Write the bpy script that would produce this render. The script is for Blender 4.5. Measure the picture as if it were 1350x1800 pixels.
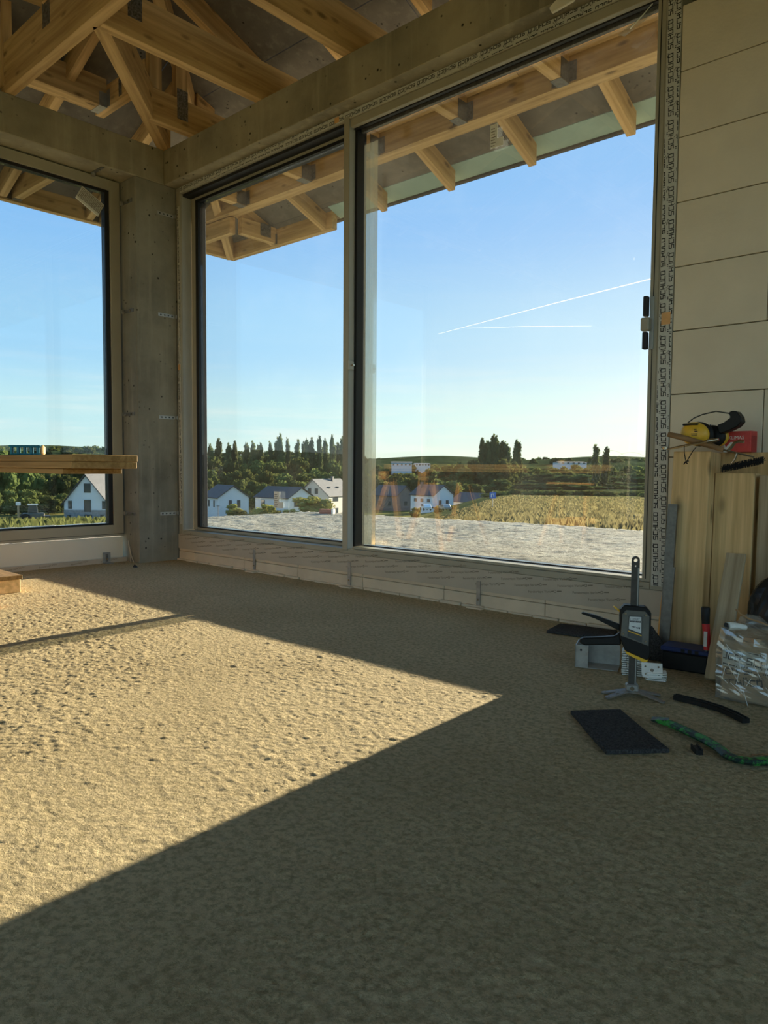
import bpy, bmesh, math, random
import numpy as np
from mathutils import Vector, Matrix

for o in list(bpy.data.objects):
    bpy.data.objects.remove(o)
SC = bpy.context.scene
COL = SC.collection
PI = math.pi
random.seed(11)
rng = np.random.default_rng(4)

# ------------------------------------------------------------------ camera
# world: X runs along the sliding window wall (0 = inner face of the left wall),
# Y points outdoors (0 = inner face of the window wall), Z up, metres.
CAM = Vector((4.646, -2.93, 0.675))
yaw, pitch, roll = math.radians(42.05), math.radians(3.446), math.radians(-0.4566)
Fv = Vector((-math.sin(yaw) * math.cos(pitch), math.cos(yaw) * math.cos(pitch), -math.sin(pitch)))
Rv = Vector((math.cos(yaw), math.sin(yaw), 0))
Dv = Fv.cross(Rv)
R2 = math.cos(roll) * Rv + math.sin(roll) * Dv
D2 = -math.sin(roll) * Rv + math.cos(roll) * Dv
cd = bpy.data.cameras.new('camera')
cam = bpy.data.objects.new('camera', cd)
COL.objects.link(cam)
m = Matrix.Identity(4)
for i in range(3):
    m[i][0] = R2[i]; m[i][1] = -D2[i]; m[i][2] = -Fv[i]; m[i][3] = CAM[i]
cam.matrix_world = m
cd.sensor_fit = 'VERTICAL'
cd.sensor_height = 24.0
cd.sensor_width = 18.0
cd.lens = 1285.3 / 1800.0 * 24.0
cd.clip_start = 0.05
cd.clip_end = 6000
SC.camera = cam

# ------------------------------------------------------------------ sky, sun, exposure
SUN_DIR = Vector((-0.037, 1.0, 0.205)).normalized()
SUN_STRENGTH = 15.2
SKY_STRENGTH = 1.0
SC.view_settings.view_transform = 'Standard'
SC.view_settings.look = 'None'
SC.view_settings.gamma = 1.0
SC.view_settings.use_curve_mapping = False
SC.view_settings.exposure = 1.28

world = bpy.data.worlds.new('sky')
SC.world = world
world.use_nodes = True
nt = world.node_tree
nt.nodes.clear()
def wn(t, **k):
    n = nt.nodes.new(t)
    for a, b in k.items():
        setattr(n, a, b)
    return n
tc = wn('ShaderNodeTexCoord')
sep = wn('ShaderNodeSeparateXYZ')
nt.links.new(tc.outputs['Generated'], sep.inputs[0])
ramp = wn('ShaderNodeValToRGB')
cr = ramp.color_ramp
cr.interpolation = 'EASE'
stops = [(0.0, (0.584, 0.665, 0.564)), (0.06, (0.457, 0.626, 0.616)), (0.16, (0.301, 0.512, 0.667)), (0.32, (0.214, 0.418, 0.675)), (0.6, (0.165, 0.351, 0.616)), (1.0, (0.127, 0.284, 0.53))]
cr.elements[0].position = stops[0][0]; cr.elements[0].color = (*stops[0][1], 1)
cr.elements[1].position = stops[-1][0]; cr.elements[1].color = (*stops[-1][1], 1)
for p, c in stops[1:-1]:
    e = cr.elements.new(p); e.color = (*c, 1)
nt.links.new(sep.outputs['Z'], ramp.inputs[0])
# warm scattering glow round the sun
dotn = wn('ShaderNodeVectorMath', operation='DOT_PRODUCT')
nt.links.new(tc.outputs['Generated'], dotn.inputs[0])
dotn.inputs[1].default_value = SUN_DIR
mx = wn('ShaderNodeMath', operation='MAXIMUM'); mx.inputs[1].default_value = 0.0
nt.links.new(dotn.outputs['Value'], mx.inputs[0])
pw = wn('ShaderNodeMath', operation='POWER'); pw.inputs[1].default_value = 5.0
nt.links.new(mx.outputs[0], pw.inputs[0])
# glow is strongest towards the horizon (long air path)
hz = wn('ShaderNodeMapRange'); hz.inputs[1].default_value = 0.0; hz.inputs[2].default_value = 0.35
hz.inputs[3].default_value = 1.0; hz.inputs[4].default_value = 0.12
nt.links.new(sep.outputs['Z'], hz.inputs[0])
gl = wn('ShaderNodeMath', operation='MULTIPLY')
nt.links.new(pw.outputs[0], gl.inputs[0]); nt.links.new(hz.outputs[0], gl.inputs[1])
addc = wn('ShaderNodeMix', data_type='RGBA', blend_type='ADD')
addc.clamp_result = False
addc.inputs[0].default_value = 1.0
glc = wn('ShaderNodeMix', data_type='RGBA', blend_type='MIX')
glc.inputs[6].default_value = (0, 0, 0, 1); glc.inputs[7].default_value = (0.62, 0.42, 0.17, 1)
nt.links.new(gl.outputs[0], glc.inputs[0])
nt.links.new(ramp.outputs[0], addc.inputs[6]); nt.links.new(glc.outputs[2], addc.inputs[7])
# thin streaky cloud low over the horizon
mp = wn('ShaderNodeMapping'); mp.inputs['Scale'].default_value = (2.2, 2.2, 34.0)
nt.links.new(tc.outputs['Generated'], mp.inputs[0])
cn = wn('ShaderNodeTexNoise'); cn.inputs['Scale'].default_value = 2.2; cn.inputs['Detail'].default_value = 7; cn.inputs['Roughness'].default_value = 0.6
nt.links.new(mp.outputs[0], cn.inputs['Vector'])
cr2 = wn('ShaderNodeMapRange'); cr2.inputs[1].default_value = 0.48; cr2.inputs[2].default_value = 0.75
nt.links.new(cn.outputs[0], cr2.inputs[0])
lowm = wn('ShaderNodeMapRange'); lowm.inputs[1].default_value = 0.02; lowm.inputs[2].default_value = 0.16
lowm.inputs[3].default_value = 0.55; lowm.inputs[4].default_value = 0.03
nt.links.new(sep.outputs['Z'], lowm.inputs[0])
cm = wn('ShaderNodeMath', operation='MULTIPLY')
nt.links.new(cr2.outputs[0], cm.inputs[0]); nt.links.new(lowm.outputs[0], cm.inputs[1])
cmix = wn('ShaderNodeMix', data_type='RGBA', blend_type='MIX')
nt.links.new(cm.outputs[0], cmix.inputs[0])
nt.links.new(addc.outputs[2], cmix.inputs[6]); cmix.inputs[7].default_value = (0.87, 0.76, 0.64, 1)
bg = wn('ShaderNodeBackground'); bg.inputs[1].default_value = SKY_STRENGTH
nt.links.new(cmix.outputs[2], bg.inputs[0])
wo = wn('ShaderNodeOutputWorld')
nt.links.new(bg.outputs[0], wo.inputs[0])

sl = bpy.data.lights.new('sun', 'SUN')
sl.energy = SUN_STRENGTH
sl.color = (1.0, 0.81, 0.57)
sl.angle = math.radians(0.53)
sun = bpy.data.objects.new('sun', sl)
COL.objects.link(sun)
sun.rotation_euler = SUN_DIR.to_track_quat('Z', 'Y').to_euler()
sun.location = (0, 20, 10)

# ------------------------------------------------------------------ object helpers
def put(o, parent=None, local=False):
    COL.objects.link(o)
    if parent is not None:
        o.parent = parent
        if not local:
            o.matrix_parent_inverse = (parent_world(parent)).inverted()
    return o
def parent_world(p):
    mm = p.matrix_basis.copy()
    q = p
    while q.parent is not None:
        mm = q.parent.matrix_basis @ q.matrix_parent_inverse @ mm
        q = q.parent
    return mm
def tag(o, label=None, cat=None, group=None, kind=None):
    if label: o['label'] = label
    if cat: o['category'] = cat
    if group: o['group'] = group
    if kind: o['kind'] = kind
    return o
def thing(name, label, cat, loc=(0, 0, 0), rz=0.0, group=None):
    o = bpy.data.objects.new(name, None)
    o.empty_display_size = 0.05
    COL.objects.link(o)
    o.matrix_basis = Matrix.Translation(Vector(loc)) @ Matrix.Rotation(rz, 4, 'Z')
    return tag(o, label, cat, group)
def struct(name, loc=(0, 0, 0)):
    o = bpy.data.objects.new(name, None)
    COL.objects.link(o)
    o.location = loc
    o['kind'] = 'structure'
    return o
def mesh_obj(name, me, mat, parent=None, local=False, matrix=None):
    o = bpy.data.objects.new(name, me)
    if mat is not None and len(me.materials) == 0:
        me.materials.append(mat)
    if matrix is not None:
        o.matrix_basis = matrix
    return put(o, parent, local)

class MB:
    def __init__(s):
        s.bm = bmesh.new()
    def hull(s, pts, faces):
        vs = [s.bm.verts.new(p) for p in pts]
        out = []
        for f in faces:
            try: out.append(s.bm.faces.new([vs[i] for i in f]))
            except ValueError: pass
        return s
    def box(s, lo, hi, mat=None):
        x0, y0, z0 = lo; x1, y1, z1 = hi
        p = [(x0, y0, z0), (x1, y0, z0), (x1, y1, z0), (x0, y1, z0), (x0, y0, z1), (x1, y0, z1), (x1, y1, z1), (x0, y1, z1)]
        if mat is not None: p = [tuple(mat @ Vector(q)) for q in p]
        return s.hull(p, [(0, 3, 2, 1), (4, 5, 6, 7), (0, 1, 5, 4), (1, 2, 6, 5), (2, 3, 7, 6), (3, 0, 4, 7)])
    def bar(s, a, b, w, h, up=(0, 0, 1), center=True):
        a = Vector(a); b = Vector(b); x = (b - a); L = x.length; x.normalize()
        up = Vector(up)
        y = up.cross(x)
        if y.length < 1e-4: y = Vector((0, 1, 0)).cross(x)
        y.normalize(); z = x.cross(y)
        mm = Matrix.Identity(4)
        for i in range(3):
            mm[i][0] = x[i]; mm[i][1] = y[i]; mm[i][2] = z[i]; mm[i][3] = a[i]
        z0 = -h / 2 if center else 0
        return s.box((0, -w / 2, z0), (L, w / 2, z0 + h), mm)
    def tube(s, pts, r, n=8, cap=True):
        pts = [Vector(p) for p in pts]
        rs = r if isinstance(r, (list, tuple)) else [r] * len(pts)
        rings = []
        prev = None
        for i, p in enumerate(pts):
            d = (pts[min(i + 1, len(pts) - 1)] - pts[max(i - 1, 0)]).normalized()
            if prev is None:
                ref = Vector((0, 0, 1)) if abs(d.z) < .9 else Vector((1, 0, 0))
                u = d.cross(ref).normalized()
            else:
                u = (prev - d * prev.dot(d)).normalized()
            prev = u
            v = d.cross(u)
            rings.append([s.bm.verts.new(p + rs[i] * (math.cos(2 * PI * k / n) * u + math.sin(2 * PI * k / n) * v)) for k in range(n)])
        for i in range(len(rings) - 1):
            for k in range(n):
                s.bm.faces.new([rings[i][k], rings[i][(k + 1) % n], rings[i + 1][(k + 1) % n], rings[i + 1][k]])
        if cap:
            s.bm.faces.new(list(reversed(rings[0]))); s.bm.faces.new(rings[-1])
        return s
    def lathe(s, prof, n=20, mat=None):
        rings = []
        for r, z in prof:
            ring = []
            for k in range(n):
                p = Vector((r * math.cos(2 * PI * k / n), r * math.sin(2 * PI * k / n), z))
                if mat is not None: p = mat @ p
                ring.append(s.bm.verts.new(p))
            rings.append(ring)
        for i in range(len(rings) - 1):
            for k in range(n):
                s.bm.faces.new([rings[i][k], rings[i][(k + 1) % n], rings[i + 1][(k + 1) % n], rings[i + 1][k]])
        s.bm.faces.new(list(reversed(rings[0]))); s.bm.faces.new(rings[-1])
        return s
    def prism(s, outer, h, mat=None, holes=()):
        """flat outline in local XY (with holes), thickness h along local Z"""
        b2 = bmesh.new()
        edges = []
        for loop in [outer] + list(holes):
            vs = [b2.verts.new((p[0], p[1], 0)) for p in loop]
            for i in range(len(vs)):
                edges.append(b2.edges.new((vs[i], vs[(i + 1) % len(vs)])))
        bmesh.ops.triangle_fill(b2, use_beauty=True, use_dissolve=False, edges=edges, normal=(0, 0, 1))
        r = bmesh.ops.extrude_face_region(b2, geom=list(b2.faces))
        for e in r['geom']:
            if isinstance(e, bmesh.types.BMVert): e.co.z += h
        bmesh.ops.recalc_face_normals(b2, faces=list(b2.faces))
        if mat is not None: bmesh.ops.transform(b2, matrix=mat, verts=list(b2.verts))
        vm = {v: s.bm.verts.new(v.co) for v in b2.verts}
        for f in b2.faces:
            try: s.bm.faces.new([vm[v] for v in f.verts])
            except ValueError: pass
        b2.free()
        return s
    def mesh(s, name, smooth=False, bevel=0.0, seg=1):
        bm = s.bm
        bmesh.ops.recalc_face_normals(bm, faces=list(bm.faces))
        if bevel > 0:
            es = [e for e in bm.edges if len(e.link_faces) == 2 and e.calc_face_angle(0) > 0.6]
            bmesh.ops.bevel(bm, geom=es, offset=bevel, segments=seg, affect='EDGES', clamp_overlap=True)
        me = bpy.data.meshes.new(name)
        bm.to_mesh(me); bm.free()
        if smooth:
            me.polygons.foreach_set('use_smooth', [True] * len(me.polygons))
            try: me.set_sharp_from_angle(angle=math.radians(40))
            except Exception: pass
        return me
    def obj(s, name, mat, parent=None, local=False, smooth=False, bevel=0.0, seg=1, matrix=None):
        return mesh_obj(name, s.mesh(name, smooth, bevel, seg), mat, parent, local, matrix)

def circle(cx, cy, r, n=12, ry=None):
    ry = ry or r
    return [(cx + r * math.cos(2 * PI * k / n), cy + ry * math.sin(2 * PI * k / n)) for k in range(n)]
def rrect(x0, y0, x1, y1, r, n=4):
    out = []
    for cx, cy, a in ((x1 - r, y1 - r, 0), (x0 + r, y1 - r, 90), (x0 + r, y0 + r, 180), (x1 - r, y0 + r, 270)):
        for k in range(n + 1):
            t = math.radians(a + 90 * k / n)
            out.append((cx + r * math.cos(t), cy + r * math.sin(t)))
    return out
def frame_mat(origin, x, y):
    x = Vector(x).normalized(); y = Vector(y); y = (y - x * y.dot(x)).normalized(); z = x.cross(y)
    mm = Matrix.Identity(4)
    for i in range(3):
        mm[i][0] = x[i]; mm[i][1] = y[i]; mm[i][2] = z[i]; mm[i][3] = origin[i]
    return mm

_tx = {}
def text_mesh(s, size=1.0, res=2):
    key = (s, size)
    if key in _tx: return _tx[key]
    cu = bpy.data.curves.new('lettering', 'FONT')
    cu.body = s; cu.size = size; cu.resolution_u = res
    cu.align_x = 'LEFT'; cu.align_y = 'BOTTOM_BASELINE'
    ob = bpy.data.objects.new('lettering', cu)
    COL.objects.link(ob)
    dg = bpy.context.evaluated_depsgraph_get()
    me = bpy.data.meshes.new_from_object(ob.evaluated_get(dg))
    bpy.data.objects.remove(ob); bpy.data.curves.remove(cu)
    _tx[key] = me
    return me
def merge_mesh(mb, me, mat):
    vs = [mb.bm.verts.new(mat @ v.co) for v in me.vertices]
    for p in me.polygons:
        try: mb.bm.faces.new([vs[i] for i in p.vertices])
        except ValueError: pass

# ------------------------------------------------------------------ materials
def new_mat(name):
    ma = bpy.data.materials.new(name); ma.use_nodes = True
    n = ma.node_tree; b = n.nodes['Principled BSDF']
    return ma, n, b
def N(n, t, **k):
    q = n.nodes.new(t)
    for a, v in k.items(): setattr(q, a, v)
    return q
def noise(n, scale, detail=4, rough=.55, vec=None, mscale=None):
    t = N(n, 'ShaderNodeTexCoord')
    v = t.outputs['Object']
    if mscale:
        mpn = N(n, 'ShaderNodeMapping'); mpn.inputs['Scale'].default_value = mscale
        n.links.new(v, mpn.inputs[0]); v = mpn.outputs[0]
    q = N(n, 'ShaderNodeTexNoise'); q.inputs['Scale'].default_value = scale
    q.inputs['Detail'].default_value = detail; q.inputs['Roughness'].default_value = rough
    n.links.new(v, q.inputs['Vector'])
    return q.outputs[0]
def ramp2(n, fac, c0, c1, p0=.3, p1=.7):
    r = N(n, 'ShaderNodeValToRGB')
    r.color_ramp.elements[0].position = p0; r.color_ramp.elements[0].color = (*c0, 1)
    r.color_ramp.elements[1].position = p1; r.color_ramp.elements[1].color = (*c1, 1)
    n.links.new(fac, r.inputs[0]); return r.outputs[0]
def mix(n, a, b, fac, mode='MIX'):
    q = N(n, 'ShaderNodeMix', data_type='RGBA', blend_type=mode)
    for i, v in ((0, fac), (6, a), (7, b)):
        if hasattr(v, 'is_linked') or isinstance(v, bpy.types.NodeSocket): n.links.new(v, q.inputs[i])
        elif isinstance(v, (int, float)): q.inputs[i].default_value = v
        else: q.inputs[i].default_value = (*v, 1)
    return q.outputs[2]
def bump(n, b, h, strength=.3, dist=.01):
    q = N(n, 'ShaderNodeBump'); q.inputs['Strength'].default_value = strength; q.inputs['Distance'].default_value = dist
    n.links.new(h, q.inputs['Height']); n.links.new(q.outputs[0], b.inputs['Normal'])
def sc(c, k): return tuple(min(1, v * k) for v in c)
def plain(name, col, rough=.6, metal=0.0, var=.12, scale=30, bmp=0.0, bscale=None, bdist=.003, spec=.4, rand=0.0):
    ma, n, b = new_mat(name)
    f = noise(n, scale)
    c = ramp2(n, f, sc(col, 1 - var), sc(col, 1 + var))
    if rand:
        oi = N(n, 'ShaderNodeObjectInfo')
        mr = N(n, 'ShaderNodeMapRange'); mr.inputs[3].default_value = 1 - rand; mr.inputs[4].default_value = 1 + rand
        n.links.new(oi.outputs['Random'], mr.inputs[0])
        hs = N(n, 'ShaderNodeHueSaturation'); n.links.new(mr.outputs[0], hs.inputs['Value']); n.links.new(c, hs.inputs['Color']); c = hs.outputs[0]
    n.links.new(c, b.inputs['Base Color'])
    b.inputs['Roughness'].default_value = rough; b.inputs['Metallic'].default_value = metal
    b.inputs['Specular IOR Level'].default_value = spec
    if bmp: bump(n, b, noise(n, bscale or scale * 3), bmp, bdist)
    return ma
def wood(name, light, dark, grain=26, knots=True, rough=.7, rand=.12):
    ma, n, b = new_mat(name)
    g = noise(n, 1.0, 6, .6, mscale=(1.3, grain, grain))
    c = ramp2(n, g, sc(dark, .86), sc(light, 1.06), .36, .62)
    g2 = noise(n, 1.0, 2, .5, mscale=(.8, 5, 5))
    c = mix(n, c, sc(dark, .85), ramp_val(n, g2, .55, .8, 0, .55))
    if knots:
        t = N(n, 'ShaderNodeTexCoord'); mpn = N(n, 'ShaderNodeMapping'); mpn.inputs['Scale'].default_value = (4.2, 11, 11)
        n.links.new(t.outputs['Object'], mpn.inputs[0])
        vo = N(n, 'ShaderNodeTexVoronoi'); vo.inputs['Scale'].default_value = 1.0
        n.links.new(mpn.outputs[0], vo.inputs['Vector'])
        c = mix(n, c, sc(dark, .35), ramp_val(n, vo.outputs['Distance'], .09, .20, .85, 0))
    oi = N(n, 'ShaderNodeObjectInfo')
    mr = N(n, 'ShaderNodeMapRange'); mr.inputs[3].default_value = 1 - rand; mr.inputs[4].default_value = 1 + rand
    n.links.new(oi.outputs['Random'], mr.inputs[0])
    hs = N(n, 'ShaderNodeHueSaturation'); n.links.new(mr.outputs[0], hs.inputs['Value']); n.links.new(c, hs.inputs['Color'])
    n.links.new(hs.outputs[0], b.inputs['Base Color'])
    b.inputs['Roughness'].default_value = rough; b.inputs['Specular IOR Level'].default_value = .25
    bump(n, b, g, .15, .002)
    return ma
def ramp_val(n, fac, f0, f1, t0, t1):
    q = N(n, 'ShaderNodeMapRange'); q.inputs[1].default_value = f0; q.inputs[2].default_value = f1
    q.inputs[3].default_value = t0; q.inputs[4].default_value = t1
    n.links.new(fac, q.inputs[0]); return q.outputs[0]
def concrete(name, col, holes=.6):
    ma, n, b = new_mat(name)
    f = noise(n, 2.2, 8, .62)
    c = ramp2(n, f, sc(col, .62), sc(col, 1.22), .32, .68)
    st = noise(n, 1.0, 5, .6, mscale=(16, 16, 1.2))
    c = mix(n, c, sc(col, 1.4), ramp_val(n, st, .52, .72, 0, .6))
    t = N(n, 'ShaderNodeTexCoord'); vo = N(n, 'ShaderNodeTexVoronoi'); vo.inputs['Scale'].default_value = 22
    n.links.new(t.outputs['Object'], vo.inputs['Vector'])
    sparse = noise(n, 9, 2)
    hv = N(n, 'ShaderNodeMath', operation='MULTIPLY')
    n.links.new(ramp_val(n, vo.outputs['Distance'], .11, .2, 1, 0), hv.inputs[0]); n.links.new(ramp_val(n, sparse, .53, .58, 0, 1), hv.inputs[1])
    c = mix(n, c, (.03, .028, .022), hv.outputs[0])
    n.links.new(c, b.inputs['Base Color']); b.inputs['Roughness'].default_value = .85; b.inputs['Specular IOR Level'].default_value = .25
    bump(n, b, noise(n, 60, 6), .25, .003)
    return ma
def glass_mat(name, tint=(.72, .76, .785), refl=1.0, dust=.02):
    ma = bpy.data.materials.new(name); ma.use_nodes = True
    n = ma.node_tree; n.nodes.clear()
    tr = N(n, 'ShaderNodeBsdfTransparent'); tr.inputs[0].default_value = (*tint, 1)
    gl = N(n, 'ShaderNodeBsdfGlossy'); gl.inputs['Roughness'].default_value = .0
    fr = N(n, 'ShaderNodeLayerWeight')
    p5 = N(n, 'ShaderNodeMath', operation='POWER'); p5.inputs[1].default_value = 5.0
    n.links.new(fr.outputs['Facing'], p5.inputs[0])
    mu = N(n, 'ShaderNodeMath', operation='MULTIPLY_ADD'); mu.inputs[1].default_value = .9 * refl; mu.inputs[2].default_value = .042 * refl
    n.links.new(p5.outputs[0], mu.inputs[0])
    mxs = N(n, 'ShaderNodeMixShader'); n.links.new(mu.outputs[0], mxs.inputs[0]); n.links.new(tr.outputs[0], mxs.inputs[1]); n.links.new(gl.outputs[0], mxs.inputs[2])
    df = N(n, 'ShaderNodeBsdfTranslucent'); df.inputs[0].default_value = (.8, .8, .76, 1)
    d2 = N(n, 'ShaderNodeBsdfDiffuse'); d2.inputs[0].default_value = (.8, .8, .76, 1)
    dd = N(n, 'ShaderNodeMixShader'); dd.inputs[0].default_value = .5
    n.links.new(df.outputs[0], dd.inputs[1]); n.links.new(d2.outputs[0], dd.inputs[2])
    sm = noise(n, 3.0, 8, .7)
    sp = noise(n, 26, 3, .6)
    a = N(n, 'ShaderNodeMath', operation='ADD')
    n.links.new(ramp_val(n, sm, .5, .8, .25 * dust, dust), a.inputs[0]); n.links.new(ramp_val(n, sp, .74, .80, 0, dust * 7), a.inputs[1])
    m2 = N(n, 'ShaderNodeMixShader'); n.links.new(a.outputs[0], m2.inputs[0]); n.links.new(mxs.outputs[0], m2.inputs[1]); n.links.new(dd.outputs[0], m2.inputs[2])
    o = N(n, 'ShaderNodeOutputMaterial'); n.links.new(m2.outputs[0], o.inputs[0])
    return ma
def film_mat(name, col=(.9, .9, .86), alpha=.3):
    ma = bpy.data.materials.new(name); ma.use_nodes = True
    n = ma.node_tree; n.nodes.clear()
    tr = N(n, 'ShaderNodeBsdfTransparent'); tr.inputs[0].default_value = (*col, 1)
    gl = N(n, 'ShaderNodeBsdfGlossy'); gl.inputs['Roughness'].default_value = .12
    df = N(n, 'ShaderNodeBsdfDiffuse'); df.inputs[0].default_value = (*col, 1)
    a = N(n, 'ShaderNodeMixShader'); a.inputs[0].default_value = .35
    n.links.new(gl.outputs[0], a.inputs[1]); n.links.new(df.outputs[0], a.inputs[2])
    b = N(n, 'ShaderNodeMixShader'); b.inputs[0].default_value = alpha
    n.links.new(tr.outputs[0], b.inputs[1]); n.links.new(a.outputs[0], b.inputs[2])
    o = N(n, 'ShaderNodeOutputMaterial'); n.links.new(b.outputs[0], o.inputs[0])
    return ma
def foliage(name, col, var=.35):
    ma = bpy.data.materials.new(name); ma.use_nodes = True
    n = ma.node_tree; n.nodes.clear()
    f = noise(n, 1.0, 3)
    c = ramp2(n, f, sc(col, 1 - var), sc(col, 1 + var), .35, .65)
    oi = N(n, 'ShaderNodeObjectInfo')
    hs = N(n, 'ShaderNodeHueSaturation')
    n.links.new(ramp_val(n, oi.outputs['Random'], 0, 1, .65, 1.35), hs.inputs['Value'])
    n.links.new(ramp_val(n, oi.outputs['Random'], 0, 1, .475, .515), hs.inputs['Hue'])
    n.links.new(c, hs.inputs['Color'])
    d = N(n, 'ShaderNodeBsdfDiffuse'); n.links.new(hs.outputs[0], d.inputs[0])
    t = N(n, 'ShaderNodeBsdfTranslucent'); n.links.new(hs.outputs[0], t.inputs[0])
    x = N(n, 'ShaderNodeMixShader'); x.inputs[0].default_value = .35
    n.links.new(d.outputs[0], x.inputs[1]); n.links.new(t.outputs[0], x.inputs[2])
    o = N(n, 'ShaderNodeOutputMaterial'); n.links.new(x.outputs[0], o.inputs[0])
    return ma

def floor_material():
    ma, n, b = new_mat('rough_screed')
    f = noise(n, 1.6, 8, .6)
    c = ramp2(n, f, (.68, .52, .275), (.84, .66, .37), .3, .7)
    g = noise(n, 72, 6, .7)
    c = mix(n, c, (.33, .25, .115), ramp_val(n, g, .40, .56, .62, 0))
    g2 = noise(n, 24, 4, .6)
    c = mix(n, c, (.78, .61, .36), ramp_val(n, g2, .52, .75, 0, .55))
    n.links.new(c, b.inputs['Base Color']); b.inputs['Roughness'].default_value = .9; b.inputs['Specular IOR Level'].default_value = .2
    bump(n, b, noise(n, 62, 6, .72), 1.0, .03)
    return ma
def gravel_material():
    ma, n, b = new_mat('pale_gravel')
    f = noise(n, .7, 8, .65)
    c = ramp2(n, f, (.33, .315, .235), (.64, .615, .48), .3, .7)
    g = noise(n, 22, 5, .75)
    c = mix(n, c, (.10, .09, .07), ramp_val(n, g, .36, .54, .9, 0))
    n.links.new(c, b.inputs['Base Color']); b.inputs['Roughness'].default_value = .9; b.inputs['Specular IOR Level'].default_value = .15
    bump(n, b, noise(n, 26, 6, .75), 1.0, .06)
    return ma
def meadow_material():
    ma, n, b = new_mat('meadow_ground')
    f = noise(n, .05, 8, .65)
    c = ramp2(n, f, (.10, .115, .035), (.27, .24, .085), .35, .65)
    g = noise(n, 1.1, 6, .7)
    c = mix(n, c, (.055, .07, .025), ramp_val(n, g, .35, .55, .8, 0))
    geo = N(n, 'ShaderNodeNewGeometry'); ln = N(n, 'ShaderNodeVectorMath', operation='LENGTH')
    n.links.new(geo.outputs['Position'], ln.inputs[0])
    # woodland cover on the far hills
    wd = noise(n, .06, 6, .7)
    wc = ramp2(n, wd, (.020, .032, .014), (.065, .085, .035), .35, .65)
    c = mix(n, c, wc, ramp_val(n, ln.outputs['Value'], 230, 300, 0, 1))
    n.links.new(c, b.inputs['Base Color']); b.inputs['Roughness'].default_value = 1.0; b.inputs['Specular IOR Level'].default_value = 0.0
    bump(n, b, noise(n, .35, 8, .75), .8, 1.2)
    return ma

MT = {}
MT['timber'] = wood('spruce_timber', (.64, .44, .20), (.50, .32, .13))
MT['timber_pale'] = wood('planed_timber', (.80, .55, .26), (.66, .43, .18), grain=34)
MT['timber_grey'] = wood('weathered_plank', (.42, .33, .20), (.30, .22, .12), grain=34)
MT['timber_orange'] = wood('orange_timber', (.66, .34, .10), (.50, .23, .06))
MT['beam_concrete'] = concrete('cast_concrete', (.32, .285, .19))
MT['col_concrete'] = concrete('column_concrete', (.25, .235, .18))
MT['wall_white'] = plain('pale_masonry', (.84, .76, .60), .9, var=.04, scale=4, spec=.1)
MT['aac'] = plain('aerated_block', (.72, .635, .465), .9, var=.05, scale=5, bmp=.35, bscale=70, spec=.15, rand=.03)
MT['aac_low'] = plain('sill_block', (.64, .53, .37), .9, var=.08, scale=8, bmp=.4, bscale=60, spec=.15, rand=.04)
MT['mortar'] = plain('dark_mortar', (.20, .17, .12), .95)  # dark mortar colour for the core behind the block joints
MT['floor'] = floor_material()
MT['gravel'] = gravel_material()
MT['meadow'] = meadow_material()
MT['alu'] = plain('olive_aluminium', (.36, .335, .25), .45, var=.05, scale=6, spec=.4)
MT['alu_grey'] = plain('grey_aluminium', (.40, .41, .38), .4, var=.05, scale=6, spec=.4)
MT['gasket'] = plain('black_gasket', (.012, .012, .013), .5, spec=.4)
MT['glass'] = glass_mat('window_glass', dust=.012, refl=1.15)
MT['tape'] = plain('printed_tape', (.56, .555, .48), .5, var=.06, scale=12, bmp=.15, bscale=25)
MT['ink'] = plain('black_ink', (.015, .015, .015), .6)
MT['ink_grey'] = plain('grey_ink', (.20, .17, .12), .7)
MT['sill_tape'] = plain('beige_membrane_tape', (.47, .41, .31), .55, var=.06, scale=6, bmp=.3, bscale=14, bdist=.004)
MT['orange_sticker'] = plain('orange_sticker', (.72, .40, .16), .6)
MT['galv'] = plain('galvanised_steel', (.36, .355, .32), .45, metal=.55, var=.15, scale=40)
MT['galv_dark'] = plain('dark_galvanised', (.17, .165, .15), .42, metal=.45, var=.25, scale=60)
MT['chrome'] = plain('chrome', (.50, .46, .38), .25, metal=1, var=.05)
MT['bar_steel'] = plain('blackened_steel', (.07, .062, .05), .42, metal=.3, var=.2, scale=50)
MT['black'] = plain('black_plastic', (.013, .0125, .011), .5, spec=.25)
MT['dark_grey'] = plain('dark_grey_plastic', (.07, .07, .062), .5)
MT['mid_grey'] = plain('silver_grey_plastic', (.14, .135, .11), .45, spec=.25)
MT['light_grey'] = plain('pale_label', (.62, .63, .58), .5)
MT['yellow'] = plain('safety_yellow', (.80, .45, .03), .4, spec=.5)
MT['rubber'] = plain('rubber_granulate', (.055, .053, .050), .95, var=.6, scale=220, bmp=.9, bscale=160, bdist=.006, spec=.08)
MT['white_metal'] = plain('white_coated_metal', (.80, .79, .70), .45, var=.08, scale=40)
MT['white_board'] = plain('cream_panel', (.74, .70, .57), .6, var=.04, scale=3)
MT['red'] = plain('red_plastic', (.55, .03, .03), .4)
MT['red_card'] = plain('red_carton', (.62, .07, .06), .55)
MT['paper'] = plain('white_paper', (.80, .79, .70), .7)
MT['blue'] = plain('dark_blue_plastic', (.015, .03, .12), .5)
MT['card'] = plain('cardboard', (.42, .30, .17), .85, var=.12, scale=8, bmp=.2)
MT['film'] = film_mat('clear_stretch_film', alpha=.22)
MT['bag'] = plain('black_bin_bag', (.008, .008, .008), .35, spec=.5)
MT['handle_wood'] = wood('tool_handle_wood', (.40, .24, .11), (.26, .14, .06), knots=False)
MT['bristle'] = plain('black_bristle', (.012, .012, .012), .8)
MT['teal'] = plain('teal_plastic', (.03, .22, .30), .5)
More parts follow.
